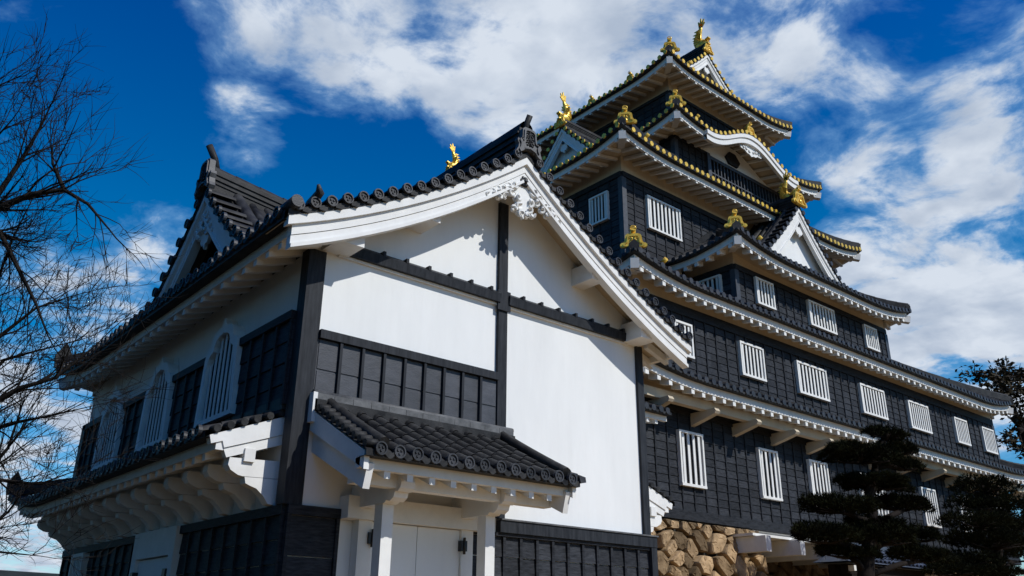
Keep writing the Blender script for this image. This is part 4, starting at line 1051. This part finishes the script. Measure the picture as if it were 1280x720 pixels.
t0=P3(1310,640,17)
leafy('evergreen_tree','tall dark broadleaf evergreen rising behind the right end of the keep',bl,[(t0.x,17,-.2),(t0.x,17,5),(t0.x-.4,17,9),(t0.x-1.2,17,12),(t0.x-2.5,17,14.5)],5,n=190,sz=.3)

# trees added out of frame to keep sky light off the storehouse side
rw=random.Random(77); q=MB(); tk=MB()
for k in range(16):
    tx_,ty_=rw.uniform(-13,-5.5),-6+2.9*k+rw.uniform(-1,1); hh=rw.uniform(13,18)
    tk.tube([(tx_,ty_,-.2),(tx_+.2,ty_,hh*.45),(tx_,ty_+.3,hh*.9)],[.32,.22,.05],7)
    for c in range(46):
        f=rw.random(); rr=3.0*math.sin(math.pi*min(1,.12+f*.9))+.5; a=rw.uniform(0,6.28); cc=Vector((tx_+rr*rw.uniform(.3,1)*math.cos(a),ty_+rr*rw.uniform(.3,1)*math.sin(a),1.5+f*(hh-1.5)))
        for i in range(34):
            p=cc+Vector((rw.gauss(0,.5),rw.gauss(0,.5),rw.gauss(0,.4))); a_=Vector((rw.gauss(0,1),rw.gauss(0,1),rw.gauss(0,.6))).normalized()*.3; b_=a_.cross(Vector((rw.gauss(0,1),rw.gauss(0,1),rw.gauss(0,1)))).normalized()*.16
            q.add([p-a_*.5,p+b_,p+a_*.6,p-b_],[(0,1,2,3)],False)
wd=tk.build('shading_trees',M['pinebark']); tag(wd,'unseen evergreen trees added along the west side to shade the storehouse','shading_trees',None,'stuff'); q.build('crown',M['leaf'],wd,False)

# bare winter tree at the left: limbs grown by recursion from hand-laid leaders
def bare_tree(name,label,leaders,trunk,seed,depth_max=4,scale=1.0,trad=.2):
    rnd=random.Random(seed); root=empty(name,label,'tree'); mb=MB()
    mb.tube(trunk,[trad*(1-.35*i/(len(trunk)-1)) for i in range(len(trunk))],10)
    mb.build('trunk',M['bark'],root); mb=MB()
    def grow(p,d,ln,r,lv):
        pts=[p]; n=4 if lv<3 else 3; dd=d.copy(); bend=Vector((rnd.gauss(0,.12),rnd.gauss(0,.12),.10+rnd.gauss(0,.08)))
        for k in range(n):
            dd=(dd+bend+Vector((rnd.gauss(0,.12),rnd.gauss(0,.12),rnd.gauss(0,.12)))).normalized(); pts.append(pts[-1]+dd*ln/n)
        mb.tube(pts,[r*(1-.72*k/n) for k in range(n+1)],4 if lv>2 else 5,False)
        if lv<depth_max:
            m=rnd.randint(3,5) if lv<4 else 3
            for j in range(m):
                t=rnd.uniform(.2,1.0); i=min(n-1,int(t*n)); q=pts[i].lerp(pts[i+1],t*n-i)
                ax=Vector((rnd.gauss(0,1),rnd.gauss(0,1),rnd.gauss(0,1))).normalized(); e=(dd+ax*rnd.uniform(.5,.95)).normalized()
                grow(q,e,ln*rnd.uniform(.5,.78),max(.0024,r*(1-.6*t)*.5),lv+1)
    for L_,r0 in leaders:
        L_=[Vector(p) for p in L_]; m=len(L_); rad=[r0*(1-.8*k/(m-1)) for k in range(m)]
        rad=[q*.62 for q in rad]; mb.tube(L_,rad,7,False)
        for i in range(m-1):
            seg=L_[i+1]-L_[i]
            for j in range(max(2,int(seg.length/.075))):
                t=rnd.random(); q=L_[i]+seg*t; ax=Vector((rnd.gauss(0,1),rnd.gauss(0,1),rnd.gauss(0,1))).normalized()
                e=(seg.normalized()+ax*rnd.uniform(.5,1.0)).normalized(); grow(q,e,scale*rnd.uniform(.45,.95),max(.0035,rad[i]*.38),2)
        grow(L_[-1],(L_[-1]-L_[-2]).normalized(),scale*.7,rad[-1],2)
    mb.build('branches',M['bark'],root,False); return root
def W(px,py,r):                                 # point at range r metres along a pixel's direction
    v=pix(px,py); return Vector((0,0,1.6))+v*r
lead=[
 ([W(-120,330,8),W(-30,270,7.9),W(40,243,7.7),W(80,237,7.6),W(110,255,7.5),W(135,285,7.4)],.055),
 ([W(-60,330,8),W(5,232,8.1),W(30,195,8.2),W(50,160,8.3),W(62,135,8.3)],.045),
 ([W(80,237,7.6),W(66,205,7.7),W(64,180,7.9)],.03),
 ([W(-90,420,8.2),W(-10,370,8.1),W(15,300,8),W(40,250,8)],.03),
 ([W(-140,300,8.6),W(-30,200,8.6),W(15,150,8.5)],.04),
 ([W(-120,180,9),W(-30,120,9),W(25,95,8.9)],.03),
 ([W(-100,260,8),W(0,290,7.8),W(20,330,7.6),W(45,380,7.5),W(60,420,7.5)],.045),
 ([W(-100,560,7.5),W(-10,505,7.4),W(25,485,7.3),W(70,472,7.2),W(110,440,7.2)],.05),
 ([W(-80,480,8),W(0,420,8),W(45,385,8),W(90,370,7.9)],.035),
 ([W(-60,520,8),W(5,450,8),W(40,440,8),W(100,425,7.8)],.03),
 ([W(-60,560,7.8),W(10,530,7.6),W(60,520,7.5),W(105,510,7.4)],.03),
 ([W(-60,580,8),W(0,600,8),W(50,605,7.8),W(90,590,7.8)],.03),
 ([W(-60,640,8),W(10,560,8),W(30,500,8)],.035),
 ([W(-60,640,8),W(0,690,8),W(50,695,7.9)],.025),
 ([W(-60,700,8),W(10,640,8),W(40,600,7.9)],.025),
]
tx=W(-150,620,8)
bare_tree('bare_tree','leafless winter tree with fine dark twigs reaching in from the left edge',lead,[(tx.x,tx.y,-.1),(tx.x,tx.y,2),(tx.x+.1,tx.y,4),(tx.x-.1,tx.y+.1,6)],21,depth_max=4,scale=.62)
lead=[]
for k in range(9):
    a=k*.7; b0=W(112,735,30); lead.append(([b0,b0+Vector((.5*math.cos(a),.5*math.sin(a),1.0)),b0+Vector((1.2*math.cos(a),1.2*math.sin(a),1.7))],.03))
b0=W(112,735,30)
bare_tree('bare_tree','small bushy leafless tree far off at the bottom left below the pent roof',lead,[(b0.x,b0.y,-.1),(b0.x,b0.y,b0.z)],5,depth_max=4,scale=1.1,trad=.15)
flush_pieces()
